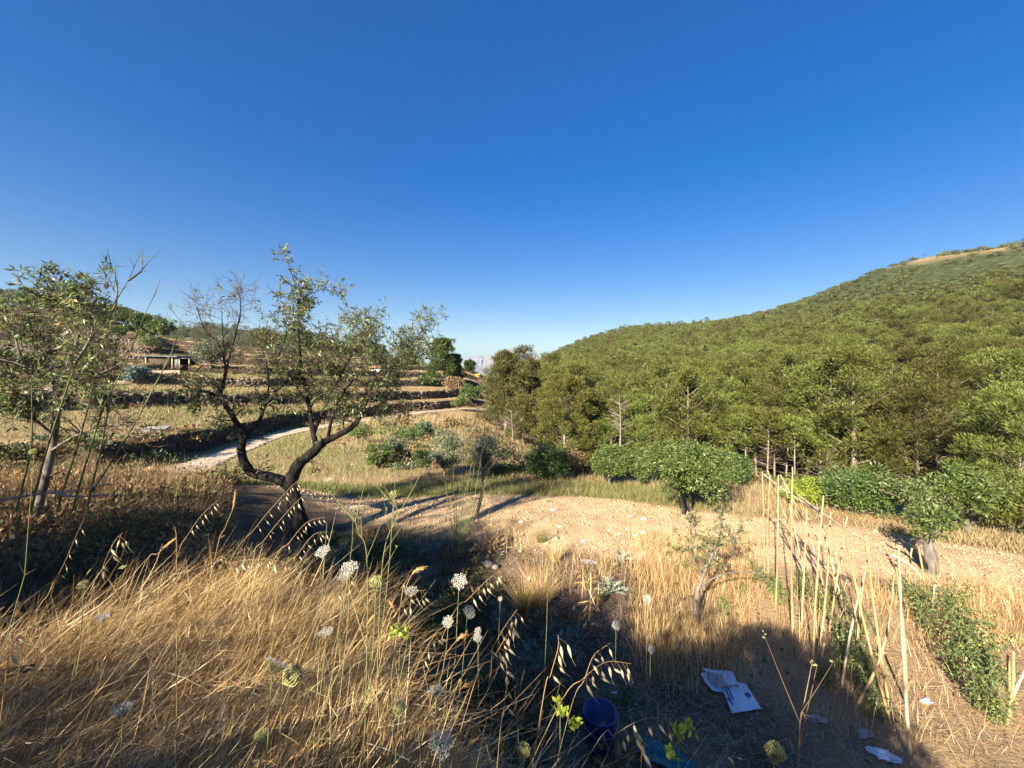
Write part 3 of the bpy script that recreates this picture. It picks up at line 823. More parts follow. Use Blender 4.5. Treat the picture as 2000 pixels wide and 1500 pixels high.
# low scrub on the upper hill, wooded far hill at the left, scattered pines on the skyline
def bush_mesh(seed, n=90, L=.4, W=.2, leaf='scrub', flat=.6, rad=1.0):
    r = np.random.default_rng(seed); cb = MB()
    for c in range(5):
        c0 = r.normal(0, .45, 3) * [1, 1, .2] + [0, 0, .3]
        off = unit(r.normal(0, 1, (n // 5, 3))) * r.uniform(.3, 1, (n // 5, 1)) * .6 * [1, 1, flat]; off[:, 2] = np.abs(off[:, 2])
        leaves(cb, (c0 + off) * rad, unit(off) + [0, 0, .4] + r.normal(0, .4, off.shape), L * r.uniform(.6, 1.2, len(off)), W, r=r)
    return cb.mesh('low_bush', M[leaf])
SB = [bush_mesh(300 + i) for i in range(4)]
pts = []
for yy in np.geomspace(95, 520, 90):
    for uu in np.arange(.08, 1.36, .0105):
        xx = (uu + rp.normal(0, .005)) * yy; y2 = yy * (1 + rp.normal(0, .01))
        pts.append((xx, y2))
pts = np.array(pts); ppx = HX + F * pts[:, 0] / pts[:, 1]
tl = np.interp(ppx, TLPX, TLY) * (1 + .10 * wob(pts[:, 0], pts[:, 1], 14, 2))
dens = .62 + .5 * wob(pts[:, 0], pts[:, 1], 17, 6) - .5 * sstep(1.15, 1.45, pts[:, 1] / tl) * (ppx > 1650) - .35 * ((ppx > 1190) & (ppx < 1260))
kp = (pts[:, 1] > tl * .86) & (rp.uniform(size=len(pts)) < dens)
pts = pts[kp]
scatter('hill_scrub', SB, np.column_stack([pts, height(pts[:, 0], pts[:, 1])]), rp.uniform(.6, 1.9, len(pts)) * np.clip(pts[:, 1] / 170, .75, 1.7), rp.uniform(0, 6.28, len(pts)))
for n_, (px, py, sz) in enumerate(sorted(((1231, 634, .55), (1268, 637, .6), (1280, 636, .5), (1293, 634, .6), (1316, 633, .7), (1332, 632, .9), (1355, 631, .9), (1380, 625, 1.1), (1700, 541, .5), (1806, 500, .5), (1970, 478, .55), (1998, 473, .8), (1532, 600, .5)))):
    u = (px - HX) / F
    ys = np.linspace(120, 520, 900); el = height(u * ys, ys) / ys; k = ys[np.argmax(el)] * .985
    i = int(rp.integers(6)); x = u * k
    plant_tree('pine_tree', PV[i], (x, k, hz(x, k) - .1), nth[n_] + ' lone pine from the left on the skyline of the right hill', 'pine tree', 'lone pines on the hill skyline', rz=rp.uniform(0, 6.28), sc=sz * (k / 480) ** .4 * .8)

hp = np.linspace(-60, 860, 200); HYD = 330.0
hr = np.interp(hp, [-60, 250, 330, 360, 400, 440, 500, 560, 640, 700, 760, 860], [700, 672, 655, 637, 631, 634, 641, 650, 663, 676, 692, 715])
mb = MB(); rows = []
for dy, fr in ((-120, -.4), (-70, .35), (-35, .72), (0, 1.0), (60, .55)):
    y = HYD + dy; zt = (HY - hr) / F * HYD - 2.4
    rows.append(np.column_stack([(hp - HX) / F * HYD, np.full(200, y), -22 + (zt + 22) * fr]))
V = np.concatenate(rows); i = np.arange(4)[:, None] * 200 + np.arange(199)[None, :]
mb.add(V, np.stack([i, i + 1, i + 201, i + 200], -1).reshape(-1, 4))
far_hill = mb.build('far_hill', solid_mat('far_hill_ground', [(.03, .042, .018), (.05, .06, .025), (.12, .10, .055)], scale=.09, bump=0), smooth=True); tag(far_hill, kind='structure')
pts = []
for k in range(3200):
    a = rp.uniform(0, 2.99); j = rp.uniform(0, 199); r0, r1 = rows[int(a)], rows[int(a) + 1]; f = a - int(a); c = int(j)
    pts.append(r0[c] * (1 - f) + r1[c] * f)
scatter('far_wood', low, np.array(pts) - [0, 0, .6], rp.uniform(.35, .62, 3200), rp.uniform(0, 6.28, 3200))

# ------------------------------------------------------------------ dry stone walls, shed, houses
def stone_wall(k, p0, p1, label, hgt, size=.3, seed=0, sink=.35):
    r = np.random.default_rng(seed + 900)
    pxs = np.linspace(p0, p1, 60); wav = .9 * np.sin(pxs * .021) + .6 * np.sin(pxs * .057 + 1)
    ys = riser_y(k, pxs) * (1 + .012 * wav) + .1
    P = np.column_stack([(pxs - HX) / F * ys, ys]); seg = np.hypot(*np.diff(P, axis=0).T); L = np.concatenate([[0], np.cumsum(seg)])
    mb = MB(); rowz = 0
    zb = height(P[:, 0], P[:, 1] - .15)
    while rowz < hgt:
        hh = size * r.uniform(.55, .85); a = r.uniform(0, size)
        while a < L[-1]:
            w = size * r.uniform(.7, 1.7)
            x, y, z = (np.interp(a, L, q) for q in (P[:, 0], P[:, 1], zb))
            j = min(int(np.searchsorted(L, a)), 59); t = P[j] - P[max(j - 1, 0)]; ang = math.atan2(t[1], t[0])
            if r.uniform() > .07 + .5 * max(0, (rowz + hh - hgt * (.75 + .3 * math.sin(a * .7 + seed))) / hgt):
                v = np.array([[i, jj, kk] for kk in (-.5, .5) for jj in (-.5, .5) for i in (-.5, .5)]) * [w * .96, .42, hh * .96]
                v = v * (1 + r.normal(0, .12, (8, 3))); ca, sa = math.cos(ang), math.sin(ang)
                v = np.column_stack([v[:, 0] * ca - v[:, 1] * sa, v[:, 0] * sa + v[:, 1] * ca, v[:, 2]]) + [x, y + r.normal(.12, .05), z + rowz + hh / 2 - .06]
                mb.add(v, [[0, 2, 3, 1], [4, 5, 7, 6], [0, 1, 5, 4], [2, 6, 7, 3], [0, 4, 6, 2], [1, 3, 7, 5]])
            a += w
        rowz += hh
    o = mb.build('dry_stone_wall', M['stone'])
    tag(o, label, 'stone wall', 'dry stone terrace walls', kind='thing')
stone_wall(0, 690, 880, 'rubble stone wall running along the gravel road', 1.0, .32, 1)
stone_wall(1, 765, 905, 'stone wall on the terrace above the rubble wall and road', 1.1, .34, 2)
stone_wall(1, 215, 470, 'dark stone wall under the terrace left of the almond trunk', 1.05, .3, 3)
stone_wall(2, 390, 545, 'stone wall right of the shed, lower than the farm track', .95, .34, 4)
stone_wall(2, 255, 385, 'stone wall directly below the pale farm track and shed', .9, .34, 5)
stone_wall(3, 40, 250, 'stone wall on the terrace left of the shed', .9, .38, 6)
stone_wall(4, 250, 440, 'stone wall on the terrace just above the shed roof', .9, .38, 7)
stone_wall(5, 0, 300, 'long stone wall on the third terrace below the skyline trees', 1.1, .45, 8)
stone_wall(6, 60, 330, 'stone wall on the second terrace below the skyline trees', 1.2, .5, 9)

def shed():
    p = hit(330, 719); d = p[1]; s = d / F
    e = empty('field_shed', p, 'low open fronted shed with flat sheet roof beside the farm track', 'shed')
    W, D, H = 66 * s, 3.2, 26 * s
    def part(name, c, sz, m, rz=0):
        mb = MB(); box(mb, (0, 0, 0), sz, rz); o = mb.build(name, M[m], e); o.location = c; return o
    x0 = -44 * s
    part('side_wall', (x0 + .1, D / 2, H * .42), (.2, D, H * .84 + .3), 'shed_wall')
    part('back_wall', (x0 + W / 2, D, H * .42), (W - .3, .2, H * .84 + .3), 'shed_wall')
    part('front_wall', (x0 + .22 + 21 * s, .12, H * .34), (40 * s, .18, H * .68 + .3), 'shed_wall')
    part('doorway', (x0 + 47.5 * s, .5, H * .38), (8 * s, .1, H * .76), 'dark')
    part('metal_panel', (x0 + 57.5 * s, .06, H * .38), (11 * s, .06, H * .76), 'sheet_metal')
    for xx in (x0 + .05, x0 + 52 * s):
        part('post', (xx, -.12, H * .42), (.12, .12, H * .84 + .2), 'cane_grey')
    mb = MB()
    n = 40; q = np.linspace(0, W, n)
    v = np.array([[x0 - .15 + a * 1.02, y, H * .87 + .18 - .10 * (y < 1) - .14 * a / W + .05 * (i % 2)] for y in (-.5, D + .2) for i, a in enumerate(q)])
    mb.add(v, [[i, i + 1, n + i + 1, n + i] for i in range(n - 1)])
    v2 = v - [0, 0, .09]
    mb.add(v2, [[i, n + i, n + i + 1, i + 1] for i in range(n - 1)])
    mb.add(np.vstack([v[:n], v2[:n]]), [[i, n + i, n + i + 1, i + 1] for i in range(n - 1)])
    mb.build('roof', M['sheet_metal'], e)
    l = MB(); lx = x0 + 62 * s
    box(l, (lx + 9 * s, 1.2, H * .72), (26 * s, 2.6, .08)); l.build('awning', M['sheet_metal'], e)
    for xx in (lx + 2 * s, lx + 21 * s):
        part('awning_post', (xx, .05, H * .34), (.1, .1, H * .7), 'cane_grey')
shed()

def house(name, px, py, wpx, hpx, d, label, roofm='tile_roof', wallm='plaster', cat='house'):
    s = d / F; c = foot(px, d); w, h, dp = wpx * s, hpx * s, wpx * s * .7
    g = c[2]
    e = empty(name, (c[0], c[1], c[2]), label, cat)
    mb = MB(); box(mb, (0, dp / 2, h * .5 - (c[2] - g + 1) / 2), (w, dp, h + (c[2] - g + 1))); mb.build('wall', M[wallm], e)
    mb = MB()
    o = .12 * w
    v = [(-w / 2 - o, -o, h), (w / 2 + o, -o, h), (w / 2 + o, dp + o, h), (-w / 2 - o, dp + o, h), (-w / 2 - o, dp / 2, h * 1.32), (w / 2 + o, dp / 2, h * 1.32)]
    v = np.vstack([np.array(v), np.array(v) - [0, 0, .14]])
    mb.add(v, [[0, 1, 5, 4], [2, 3, 4, 5], [7, 6, 10, 11], [9, 8, 11, 10], [0, 6, 7, 1], [2, 8, 9, 3]]); mb.add(v, [[0, 4, 3], [1, 2, 5]])
    mb.build('roof', M[roofm], e)
    for xx in (-.28, .1):
        mb = MB(); box(mb, (xx * w, -.03, h * .55), (w * .16, .1, h * .32)); mb.build('window', M['dark'], e)
    mb = MB(); box(mb, (w * .34, -.03, h * .32), (w * .15, .1, h * .6)); mb.build('door', M['dark'], e)
house('white_house', 131, 617, 15, 9, 93, 'small white house on the hill behind the left almond tree')
house('white_cottage', 741, 739, 30, 15, 74, 'white cottage half hidden by the branches of the almond tree')
house('pale_house', 950, 722, 7, 3, 140, 'tiny pale house beyond the valley gap left of the browning pine')
house('yellow_hut', 932.5, 738, 7, 4, 112, 'tiny yellow hut in the valley gap', 'yellow', 'yellow', 'hut')

# ------------------------------------------------------------------ terrace trees, bushes, skyline trees
def bush_at(px, foot_py, top, wpx, leaf, label, seed, name='tree', cat='tree', group=None, d=None, L=None, **k):
    p = hit(px, foot_py) if d is None else foot(px, d)
    d = p[1]; H = (HY - top) / F * d - p[2]; R = wpx / 2 / F * d
    k.setdefault('tr', .028 * H + .02)
    return plant_tree(name, broad_mesh(seed, H, R, leaf=leaf, L=L or max(.05, .0055 * d), W=(L or max(.05, .0055 * d)) * k.pop('wl', .4), **k), p, label, cat, group)

G1 = 'trees and bushes scattered on the terraces'
bush_at(412, 720, 660, 52, 'olive', 'big grey green olive tree right of the shed', 401, 'olive_tree', group=G1, base=.15, nc=40, nleaf=120)
bush_at(266, 748, 716, 36, 'bluegreen', 'blue green olive bush in front of the farm track', 402, 'olive_bush', 'bush', G1, base=.05, nc=24, nleaf=110)
bush_at(297, 688, 655, 34, 'almond_leaf', 'small dark trunked almond above the shed roof', 403, 'almond_tree', group=G1, base=.35, nc=12, nleaf=60)
bush_at(272, 676, 646, 28, 'almond_green', 'small green almond tree between two upper stone walls', 404, 'almond_tree', group=G1, base=.35, nc=12, nleaf=60)
bush_at(228, 668, 634, 36, 'almond_green', 'almond tree left of the broom stems on an upper terrace', 405, 'almond_tree', group=G1, base=.3, nc=14, nleaf=60)
bush_at(340, 655, 628, 34, 'almond_green', 'rounded almond tree at the right end of the skyline trees', 406, 'almond_tree', group=G1, base=.25, nc=16, nleaf=70)
bush_at(893, 803, 778, 30, 'almond_green', 'small bright almond tree at the bend of the gravel road', 407, 'almond_tree', group=G1, base=.4, nc=14, nleaf=80)
bush_at(833, 752, 735, 34, 'carob', 'dark green bush on the terrace above the road walls', 408, 'green_bush', 'bush', G1, base=.02, nc=20, nleaf=80)
bush_at(886, 772, 738, 36, 'brush', 'greyish dry tree on the terrace left of the browning pine', 409, 'dry_tree', group=G1, base=.3, nc=22, nleaf=70)
bush_at(920, 785, 752, 44, 'carob', 'dark bush at the foot of the browning pine', 410, 'green_bush', 'bush', G1, base=.02, nc=26, nleaf=80)
bush_at(700, 868, 832, 44, 'almond_green', 'small leafy almond in the grassy field behind the trunk', 411, 'almond_tree', group=G1, base=.4, nc=12, nleaf=70)
bush_at(672, 886, 848, 40, 'brush', 'small nearly bare almond in the grassy field', 412, 'almond_tree', group=G1, base=.5, nc=10, nleaf=8)
bush_at(825, 852, 822, 34, 'olive', 'small silvery olive bush nearest the gravel road', 413, 'olive_bush', 'bush', G1, base=.02, nc=22, nleaf=130)
bush_at(772, 905, 846, 44, 'olive', 'silvery olive tree at the corner of the dark hedge', 414, 'olive_tree', group=G1, base=.1, nc=28, nleaf=150)
bush_at(868, 925, 850, 66, 'olive', 'wide grey green olive left of the slim bare almond', 415, 'olive_tree', group=G1, base=.12, nc=34, nleaf=150)
bush_at(950, 932, 842, 62, 'olive', 'tall wispy grey olive behind the slim bare almond', 416, 'olive_tree', group=G1, base=.12, nc=34, nleaf=130)
bush_at(842, 938, 876, 44, 'almond_green', 'leaning young almond at the edge of the green strip', 417, 'almond_tree', group=G1, base=.45, nc=12, nleaf=90, lean=(-.4, 0))
bush_at(740, 915, 862, 46, 'carob', 'dark green bush at the left end of the olives', 418, 'green_bush', 'bush', G1, base=.02, nc=26, nleaf=110)
bush_at(800, 860, 838, 60, 'carob', 'low dark hedge on the bank below the gravel road', 419, 'low_hedge', 'hedge', G1, base=.02, nc=26, nleaf=100)
bush_at(885, 835, 818, 44, 'brush', 'low dark brown hedge below the bend of the road', 420, 'low_hedge', 'hedge', G1, base=.02, nc=22, nleaf=80)
bush_at(1066, 938, 866, 84, 'carob', 'round glossy carob bush under the golden pine', 421, 'carob_bush', 'bush', None, base=.03, nc=60, nleaf=170)
bush_at(1120, 930, 880, 50, 'brush', 'dry twiggy bush right of the carob bush', 422, 'dry_bush', 'bush', None, base=.05, nc=24, nleaf=60)
bush_at(1190, 950, 872, 70, 'almond_green', 'leafy fig tree with a crooked pale trunk left of the field tree', 423, 'fig_tree', 'tree', None, base=.2, nc=46, nleaf=150)
bush_at(1250, 950, 880, 50, 'almond_green', 'fresh green fig tree touching the field tree from behind', 424, 'fig_tree', 'tree', None, base=.1, nc=44, nleaf=150)
bush_at(1440, 952, 890, 60, 'carob', 'deep green bush behind the right side of the field tree', 425, 'green_bush', 'bush', None, base=.05, nc=36, nleaf=130)
bush_at(1345, 1003, 855, 172, 'almond_green', 'broad leafy almond tree with dark forked trunk on the ploughed field edge', 426, 'almond_tree', 'tree', None, base=.27, nc=80, nleaf=140, L=.085, wl=.3, tr=.062, cs=.21, flat=.75, bark='bark', shell=.35, stems=3)
bush_at(1570, 985, 935, 76, 'lime', 'low yellow green shrub behind the top of the cane row', 427, 'green_bush', 'bush', None, base=.02, nc=30, nleaf=130, L=.06)
bush_at(1605, 985, 945, 70, 'scrub', 'dull green shrub beside the yellow green shrub', 428, 'green_bush', 'bush', None, base=.02, nc=30, nleaf=130, L=.06)
bush_at(1675, 1003, 920, 125, 'carob', 'broad dark green bush under the wide low pine', 429, 'carob_bush', 'bush', None, base=.02, nc=60, nleaf=170, L=.075, shell=.35)
bush_at(1790, 1032, 938, 130, 'almond_leaf', 'almond tree with a grey trunk behind the stout field almond', 430, 'almond_tree', 'tree', None, base=.36, nc=36, nleaf=120, L=.09, wl=.28, shell=.3, cs=.26)
bush_at(1888, 1042, 915, 120, 'almond_green', 'rounded almond tree right of the grey trunked almond', 431, 'almond_tree', 'tree', None, base=.25, nc=42, nleaf=130, L=.09, wl=.28, shell=.3, cs=.26)
bush_at(1980, 1045, 948, 120, 'pine', 'yellowish bush cut by the right edge of the picture', 432, 'green_bush', 'bush', None, base=.02, nc=50, nleaf=150, L=.08, wl=.3, shell=.3)
bush_at(1820, 1118, 985, 92, 'almond_green', 'stout field almond with a thick grey trunk and thin leafy top', 433, 'almond_tree', 'tree', None, base=.55, nc=18, nleaf=70, L=.085, wl=.3, tr=.1, lean=(-.12, 0))

G2 = 'dark trees along the left skyline'
for i, (px, top, w, lf, lb) in enumerate([(8, 566, 60, 'scrub', 'grey green tree at the far left end of the skyline'), (48, 568, 56, 'olive', 'pale flat topped tree second along the left skyline'),
        (78, 578, 46, 'carob', 'dark round tree left of the almond top on the skyline'), (112, 586, 44, 'carob', 'dark skyline tree directly behind the left almond top'),
        (150, 596, 46, 'scrub', 'dull skyline tree right of the left almond top'), (186, 598, 44, 'carob', 'dark tree left of the bare broom stems on the skyline'),
        (216, 597, 44, 'carob', 'broad dark tree behind the bare broom stems'), (246, 604, 40, 'scrub', 'dull green tree right of the bare broom stems'),
        (274, 611, 38, 'carob', 'dark rounded tree before the gap in the skyline'), (306, 621, 26, 'almond_green', 'small thin tree in the gap of the skyline'), (322, 624, 24, 'almond_green', 'smallest tree right of the skyline gap')]):
    d = np.interp(px, CRPX, CRY) - 4
    bush_at(px, 0, top, w, lf, lb, 450 + i, 'skyline_tree', 'tree', G2, d=d, base=.12, nc=34, nleaf=100, L=.6, wl=.45)
for i, (px, top, w) in enumerate([(520, 640, 60), (580, 640, 60), (640, 652, 56), (690, 655, 60), (735, 672, 40), (800, 690, 44)]):
    d = np.interp(px, CRPX, CRY) - 3
    lb = ['leftmost', 'second', 'third', 'fourth', 'fifth', 'rightmost'][i] + ' of the six dark trees seen through the almond branches'
    bush_at(px, 0, top, w, 'carob' if i % 2 else 'scrub', lb, 470 + i, 'skyline_tree', 'tree', 'dark trees behind the almond branches', d=d, base=.1, nc=30, nleaf=90, L=.6, wl=.45)

# weeds on the terrace banks
r = np.random.default_rng(33); pts = []
for k in range(9):
    for j in range(330):
        px = r.uniform(-80, 900); y = riser_y(k, px) * (1 + .012 * (.9 * math.sin(px * .021) + .6 * math.sin(px * .057 + 1))) + r.uniform(-.5, .9)
        if y < np.interp(px, CRPX, CRY) and r.uniform() < .55 + .45 * math.sin(px * .05 + k * 2): pts.append(((px - HX) / F * y, y))
for j in range(170):
    y = r.uniform(16, 46); px = r.uniform(760, 1060); pts.append(((px - HX) / F * y, y))
pts = np.array(pts); pts = pts[road_dist(pts[:, 0], pts[:, 1]) > 1.6]
WB = [bush_mesh(500 + i, n=110, L=.24, W=.1, leaf=l, rad=.75) for i, l in enumerate(['brush', 'brush', 'scrub', 'olive', 'scrub'])]
scatter('bank_weeds', WB, np.column_stack([pts, height(pts[:, 0], pts[:, 1]) - .05]), r.uniform(.25, .8, len(pts)), r.uniform(0, 6.28, len(pts)))
# undergrowth where the field drops into the wood
pts = []
for j in range(900):
    px = r.uniform(960, 2060); y = np.interp(px, [1000, 1400, 2000], [15, 14.5, 10.5]) + abs(r.normal(0, 5)); pts.append(((px - HX) / F * y, y))
pts = np.array(pts)
UB = [bush_mesh(520 + i, n=140, L=.17, W=.07, leaf=l, rad=.7) for i, l in enumerate(['scrub', 'carob', 'brush', 'scrub'])]
scatter('wood_undergrowth', UB, np.column_stack([pts, height(pts[:, 0], pts[:, 1]) - .05]), r.uniform(.3, 1.1, len(pts)), r.uniform(0, 6.28, len(pts)))

# ------------------------------------------------------------------ grasses, clods and straw: uncountable cover
def stuff(mb, name, mat, **k):
    return tag(mb.build(name, M[mat], **k), kind='stuff')
def sample(n, x0, x1, y0, y1, dens, r):
    x = r.uniform(x0, x1, n); y = r.uniform(y0, y1, n)
    m = r.uniform(size=n) < dens(x, y)
    return x[m], y[m]
r = np.random.default_rng(60)
# tall dry grass of the near terrace
x, y = sample(130000, -6.5, 1.0, .35, 4.2, lambda x, y: (edge_dist(x, y) < np.interp(x, [-1.2, -.4], [.35, -.05])) * (.62 + .38 * wob(x, y, .22, 2)), r)
s = edge_dist(x, y); m = (np.abs(x) < 1.35 * y + .3); x, y, s = x[m], y[m], s[m]
mb = MB(); n = len(x); P = np.column_stack([x, y, height(x, y) - .02])
az = .25 + .55 * wob(x, y, .5, 5) + r.normal(0, .62, n); lean = np.clip(.62 + .34 * wob(x, y, .35, 7) + r.normal(0, .28, n), .05, 1.4)
Lh = (.30 + .12 * wob(x, y, .4, 9)) * r.uniform(.5, 1.3, n) + .06; Lh = Lh * np.clip(.45 - s * 1.2, .4, 1) ** (x > -.7)
blades(mb, P, az, lean, r.normal(.5, .45, n), Lh, r.uniform(.002, .0046, n), 3)
k = n // 3; q = r.integers(0, n, k)                              # fallen, matted straw
blades(mb, P[q] + np.column_stack([r.normal(0, .03, (k, 2)), r.uniform(.05, .26, k)]), r.normal(.15, 1.0, k), r.uniform(.9, 1.75, k), r.normal(.1, .5, k), r.uniform(.15, .55, k), r.uniform(.0022, .005, k), 3)
stuff(mb, 'dry_grass', 'straw')
mb = MB(); k = n // 5; q = r.integers(0, n, k)
blades(mb, P[q], az[q] + r.normal(0, .3, k), lean[q] * .8, r.normal(.5, .3, k), Lh[q] * 1.15, r.uniform(.0016, .003, k), 3)
stuff(mb, 'rusty_grass', 'straw_red')
# brush on the slope beyond the terrace, at the left
x, y = sample(60000, -14, -2.2, 2.6, 12.5, lambda x, y: (edge_dist(x, y) > .3) * (x < -2.4 - .25 * np.abs(y - 4)) * (x / y < -.70 + .03 * wob(x, y, .6, 3)) * (.55 + .45 * wob(x, y, .7, 4)), r)
m = np.abs(x) < 1.36 * y + .5; x, y = x[m], y[m]; n = len(x); mb = MB()
blades(mb, np.column_stack([x, y, height(x, y) - .02]), r.uniform(0, 6.28, n), np.abs(r.normal(.35, .3, n)), r.normal(.4, .4, n), r.uniform(.3, 1.0, n) * (.75 + .35 * wob(x, y, .9, 8)), r.uniform(.004, .009, n), 3)
stuff(mb, 'dry_brush', 'brush')
x, y = sample(7000, -14, -2.2, 2.6, 12.5, lambda x, y: (edge_dist(x, y) > .3) * (x < -2.6 - .25 * np.abs(y - 4)) * (x / y < -.68) * (.4 + .6 * wob(x, y, 1.2, 14)), r)
n = len(x); mb = MB(); z = height(x, y)
leaves(mb, np.column_stack([x, y, z + r.uniform(.1, .8, n)]), r.normal(0, 1, (n, 3)) + [0, 0, .3], r.uniform(.04, .1, n), r.uniform(.015, .04, n), r=r)
stuff(mb, 'slope_weeds', 'scrub')
x, y = sample(900, -15, -3.2, 3.2, 13, lambda x, y: (edge_dist(x, y) > .5) * (x < -3.2 - .3 * np.abs(y - 5)) * (x / y < -.68) * .5, r)
hx, hy = sample(700, -3.6, 3.2, 2.2, 8.6, lambda x, y: (edge_dist(x, y) > .35) * (1 - plough(x, y)) * (1 - sstep(-.3, 1.2, x - .25 * (5 - y))) * .6, r)
scatter('hollow_weeds', [bush_mesh(560 + i, n=170, L=.09, W=.03, leaf=l, rad=.34) for i, l in enumerate(['brush', 'scrub', 'bluegreen', 'brush', 'scrub'])], np.column_stack([hx, hy, height(hx, hy) - .03]), r.uniform(.3, 1.25, len(hx)), r.uniform(0, 6.28, len(hx)))
scatter('slope_bushes', [bush_mesh(540 + i, n=150, L=.12, W=.045, leaf=l, rad=.5) for i, l in enumerate(['brush', 'brush', 'straw_red', 'scrub', 'brush'])], np.column_stack([x, y, height(x, y) - .05]), r.uniform(.3, 1.2, len(x)), r.uniform(0, 6.28, len(x)))
# rough grass of the lower garden, right of the dark hollow and round the beds
def gd(x, y):
    px = HX + F * x / y; py = HY + F * 3.6 / y
    a = sstep(1200, 1290, px) * (1 - sstep(1440, 1500, px)) * sstep(1040, 1075, py) * (1 - sstep(1300, 1380, py))
    b = sstep(1000, 1040, px) * (1 - sstep(1240, 1290, px)) * sstep(1075, 1100, py) * (1 - sstep(1130, 1200, py)) * .2
    c = sstep(1620, 1760, px) * sstep(1125, 1165, py) * (1 - sstep(1185 + (px > 1830) * 40, 1240 + (px > 1830) * 60, py)) * (py > 1120 + (px - 1700) * .17) * .8
    d = sstep(640, 700, px) * (1 - sstep(1000, 1060, px)) * sstep(1015, 1040, py) * (1 - sstep(1060, 1100, py)) * .3
    e = sstep(1470, 1520, px) * (1 - sstep(1850, 1990, px)) * sstep(1120, 1160, py) * .13
    return np.clip(np.maximum.reduce([a, b, c, d, e]) * (.65 + .5 * wob(x, y, .4, 3)), 0, 1)
x, y = sample(110000, -3.5, 10, 3.9, 9.4, gd, r); n = len(x); mb = MB()
blades(mb, np.column_stack([x, y, height(x, y) - .02]), r.uniform(0, 6.28, n), np.abs(r.normal(.12, .16, n)), r.normal(.35, .3, n), r.uniform(.2, .62, n) * (.8 + .3 * wob(x, y, .6, 2)), r.uniform(.003, .006, n), 3)
stuff(mb, 'garden_grass', 'straw')
x, y = sample(45000, -3.5, 10, 3.0, 9.4, lambda x, y: (.55 * gd(x, y) + .03) * (1 - plough(x, y)), r); n = len(x); mb = MB()
blades(mb, np.column_stack([x, y, height(x, y) - .02]), r.uniform(0, 6.28, n), np.abs(r.normal(.2, .2, n)), r.normal(.5, .3, n), r.uniform(.12, .42, n), r.uniform(.003, .006, n), 3)
stuff(mb, 'rusty_garden_grass', 'straw_red')
# straw mulch and litter on the garden floor
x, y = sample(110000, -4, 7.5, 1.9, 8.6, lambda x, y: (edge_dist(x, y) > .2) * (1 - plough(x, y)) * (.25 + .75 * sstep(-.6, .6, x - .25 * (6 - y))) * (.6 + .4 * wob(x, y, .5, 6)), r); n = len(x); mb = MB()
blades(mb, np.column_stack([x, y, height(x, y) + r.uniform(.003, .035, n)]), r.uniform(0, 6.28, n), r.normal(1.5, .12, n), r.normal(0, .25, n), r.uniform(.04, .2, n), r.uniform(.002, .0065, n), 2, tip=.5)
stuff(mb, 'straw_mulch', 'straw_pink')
x, y = sample(5000, -4, 4, 2.2, 8.6, lambda x, y: (edge_dist(x, y) > .3) * (1 - plough(x, y)) * .6 * (.5 + .5 * wob(x, y, .8, 3)), r); n = len(x); mb = MB()
leaves(mb, np.column_stack([x, y, height(x, y) + r.uniform(.02, .16, n)]), r.normal(0, 1, (n, 3)) + [0, 0, .4], r.uniform(.03, .09, n), r.uniform(.02, .05, n), r=r)
stuff(mb, 'garden_weeds', 'scrub')
# clods of the ploughed field
x, y = sample(75000, -7, 14, 5, 12.5, lambda x, y: plough(x, y) * (np.abs(x) < 1.4 * y), r); n = len(x)
oct_ = np.array([[1, 0, 0], [-1, 0, 0], [0, 1, 0], [0, -1, 0], [0, 0, 1], [0, 0, -1]], float)
fo = np.array([[0, 2, 4], [2, 1, 4], [1, 3, 4], [3, 0, 4], [2, 0, 5], [1, 2, 5], [3, 1, 5], [0, 3, 5]])
siz = r.gamma(1.1, .007, n) + .004
a = r.uniform(0, 6.28, n); ca, sa = np.cos(a)[:, None], np.sin(a)[:, None]
v = oct_[None] * (1 + r.normal(0, .3, (n, 6, 1))) * siz[:, None, None] * [1, 1, .7]
v = np.stack([v[..., 0] * ca - v[..., 1] * sa, v[..., 0] * sa + v[..., 1] * ca, v[..., 2]], -1) + np.column_stack([x, y, height(x, y) + siz * .3])[:, None, :]
mb = MB(); mb.add(v.reshape(-1, 3), (fo[None] + np.arange(n)[:, None, None] * 6).reshape(-1, 3))
stuff(mb, 'soil_clods', 'clod')
# green strip beyond the field, and the fields and terraces behind
x, y = sample(90000, -9, 7, 10.5, 15.5, lambda x, y: strip(x, y) * (.7 + .4 * wob(x, y, .7, 4)), r); n = len(x); mb = MB()
blades(mb, np.column_stack([x, y, height(x, y) - .01]), r.uniform(0, 6.28, n), np.abs(r.normal(.25, .2, n)), r.normal(.5, .3, n), r.uniform(.06, .26, n), r.uniform(.008, .014, n), 2)
stuff(mb, 'green_grass', 'green_grass')
def far_cover(n, d0, d1, p0, p1, hgt, wid, seed, frac):
    rr = np.random.default_rng(seed)
    px = rr.uniform(p0, p1, n); d = np.sqrt(rr.uniform(d0 ** 2, d1 ** 2, n)); x = (px - HX) / F * d
    m = (road_dist(x, d) > 1.25) & (plough(x, d) < .2) & (rr.uniform(size=n) < frac(x, d)); x, d = x[m], d[m]; k = len(x)
    b = MB(); sc = np.clip(d / 20, .8, 4)
    blades(b, np.column_stack([x, d, height(x, d) - .02]), rr.uniform(0, 6.28, k), np.abs(rr.normal(.25, .2, k)), rr.normal(.4, .3, k), rr.uniform(.4, 1.1, k) * hgt * np.clip(sc, 1, 1.6), rr.uniform(.7, 1.3, k) * wid * sc, 2)
    return b
stuff(far_cover(90000, 12.5, 45, 250, 1080, .28, .022, 5, lambda x, y: .35 + .4 * wob(x, y, 3, 4)), 'field_dry_grass', 'straw_far')
stuff(far_cover(50000, 13, 36, 300, 1000, .22, .022, 6, lambda x, y: .4 + .5 * wob(x, y, 2.3, 3)), 'field_green_grass', 'green_grass')
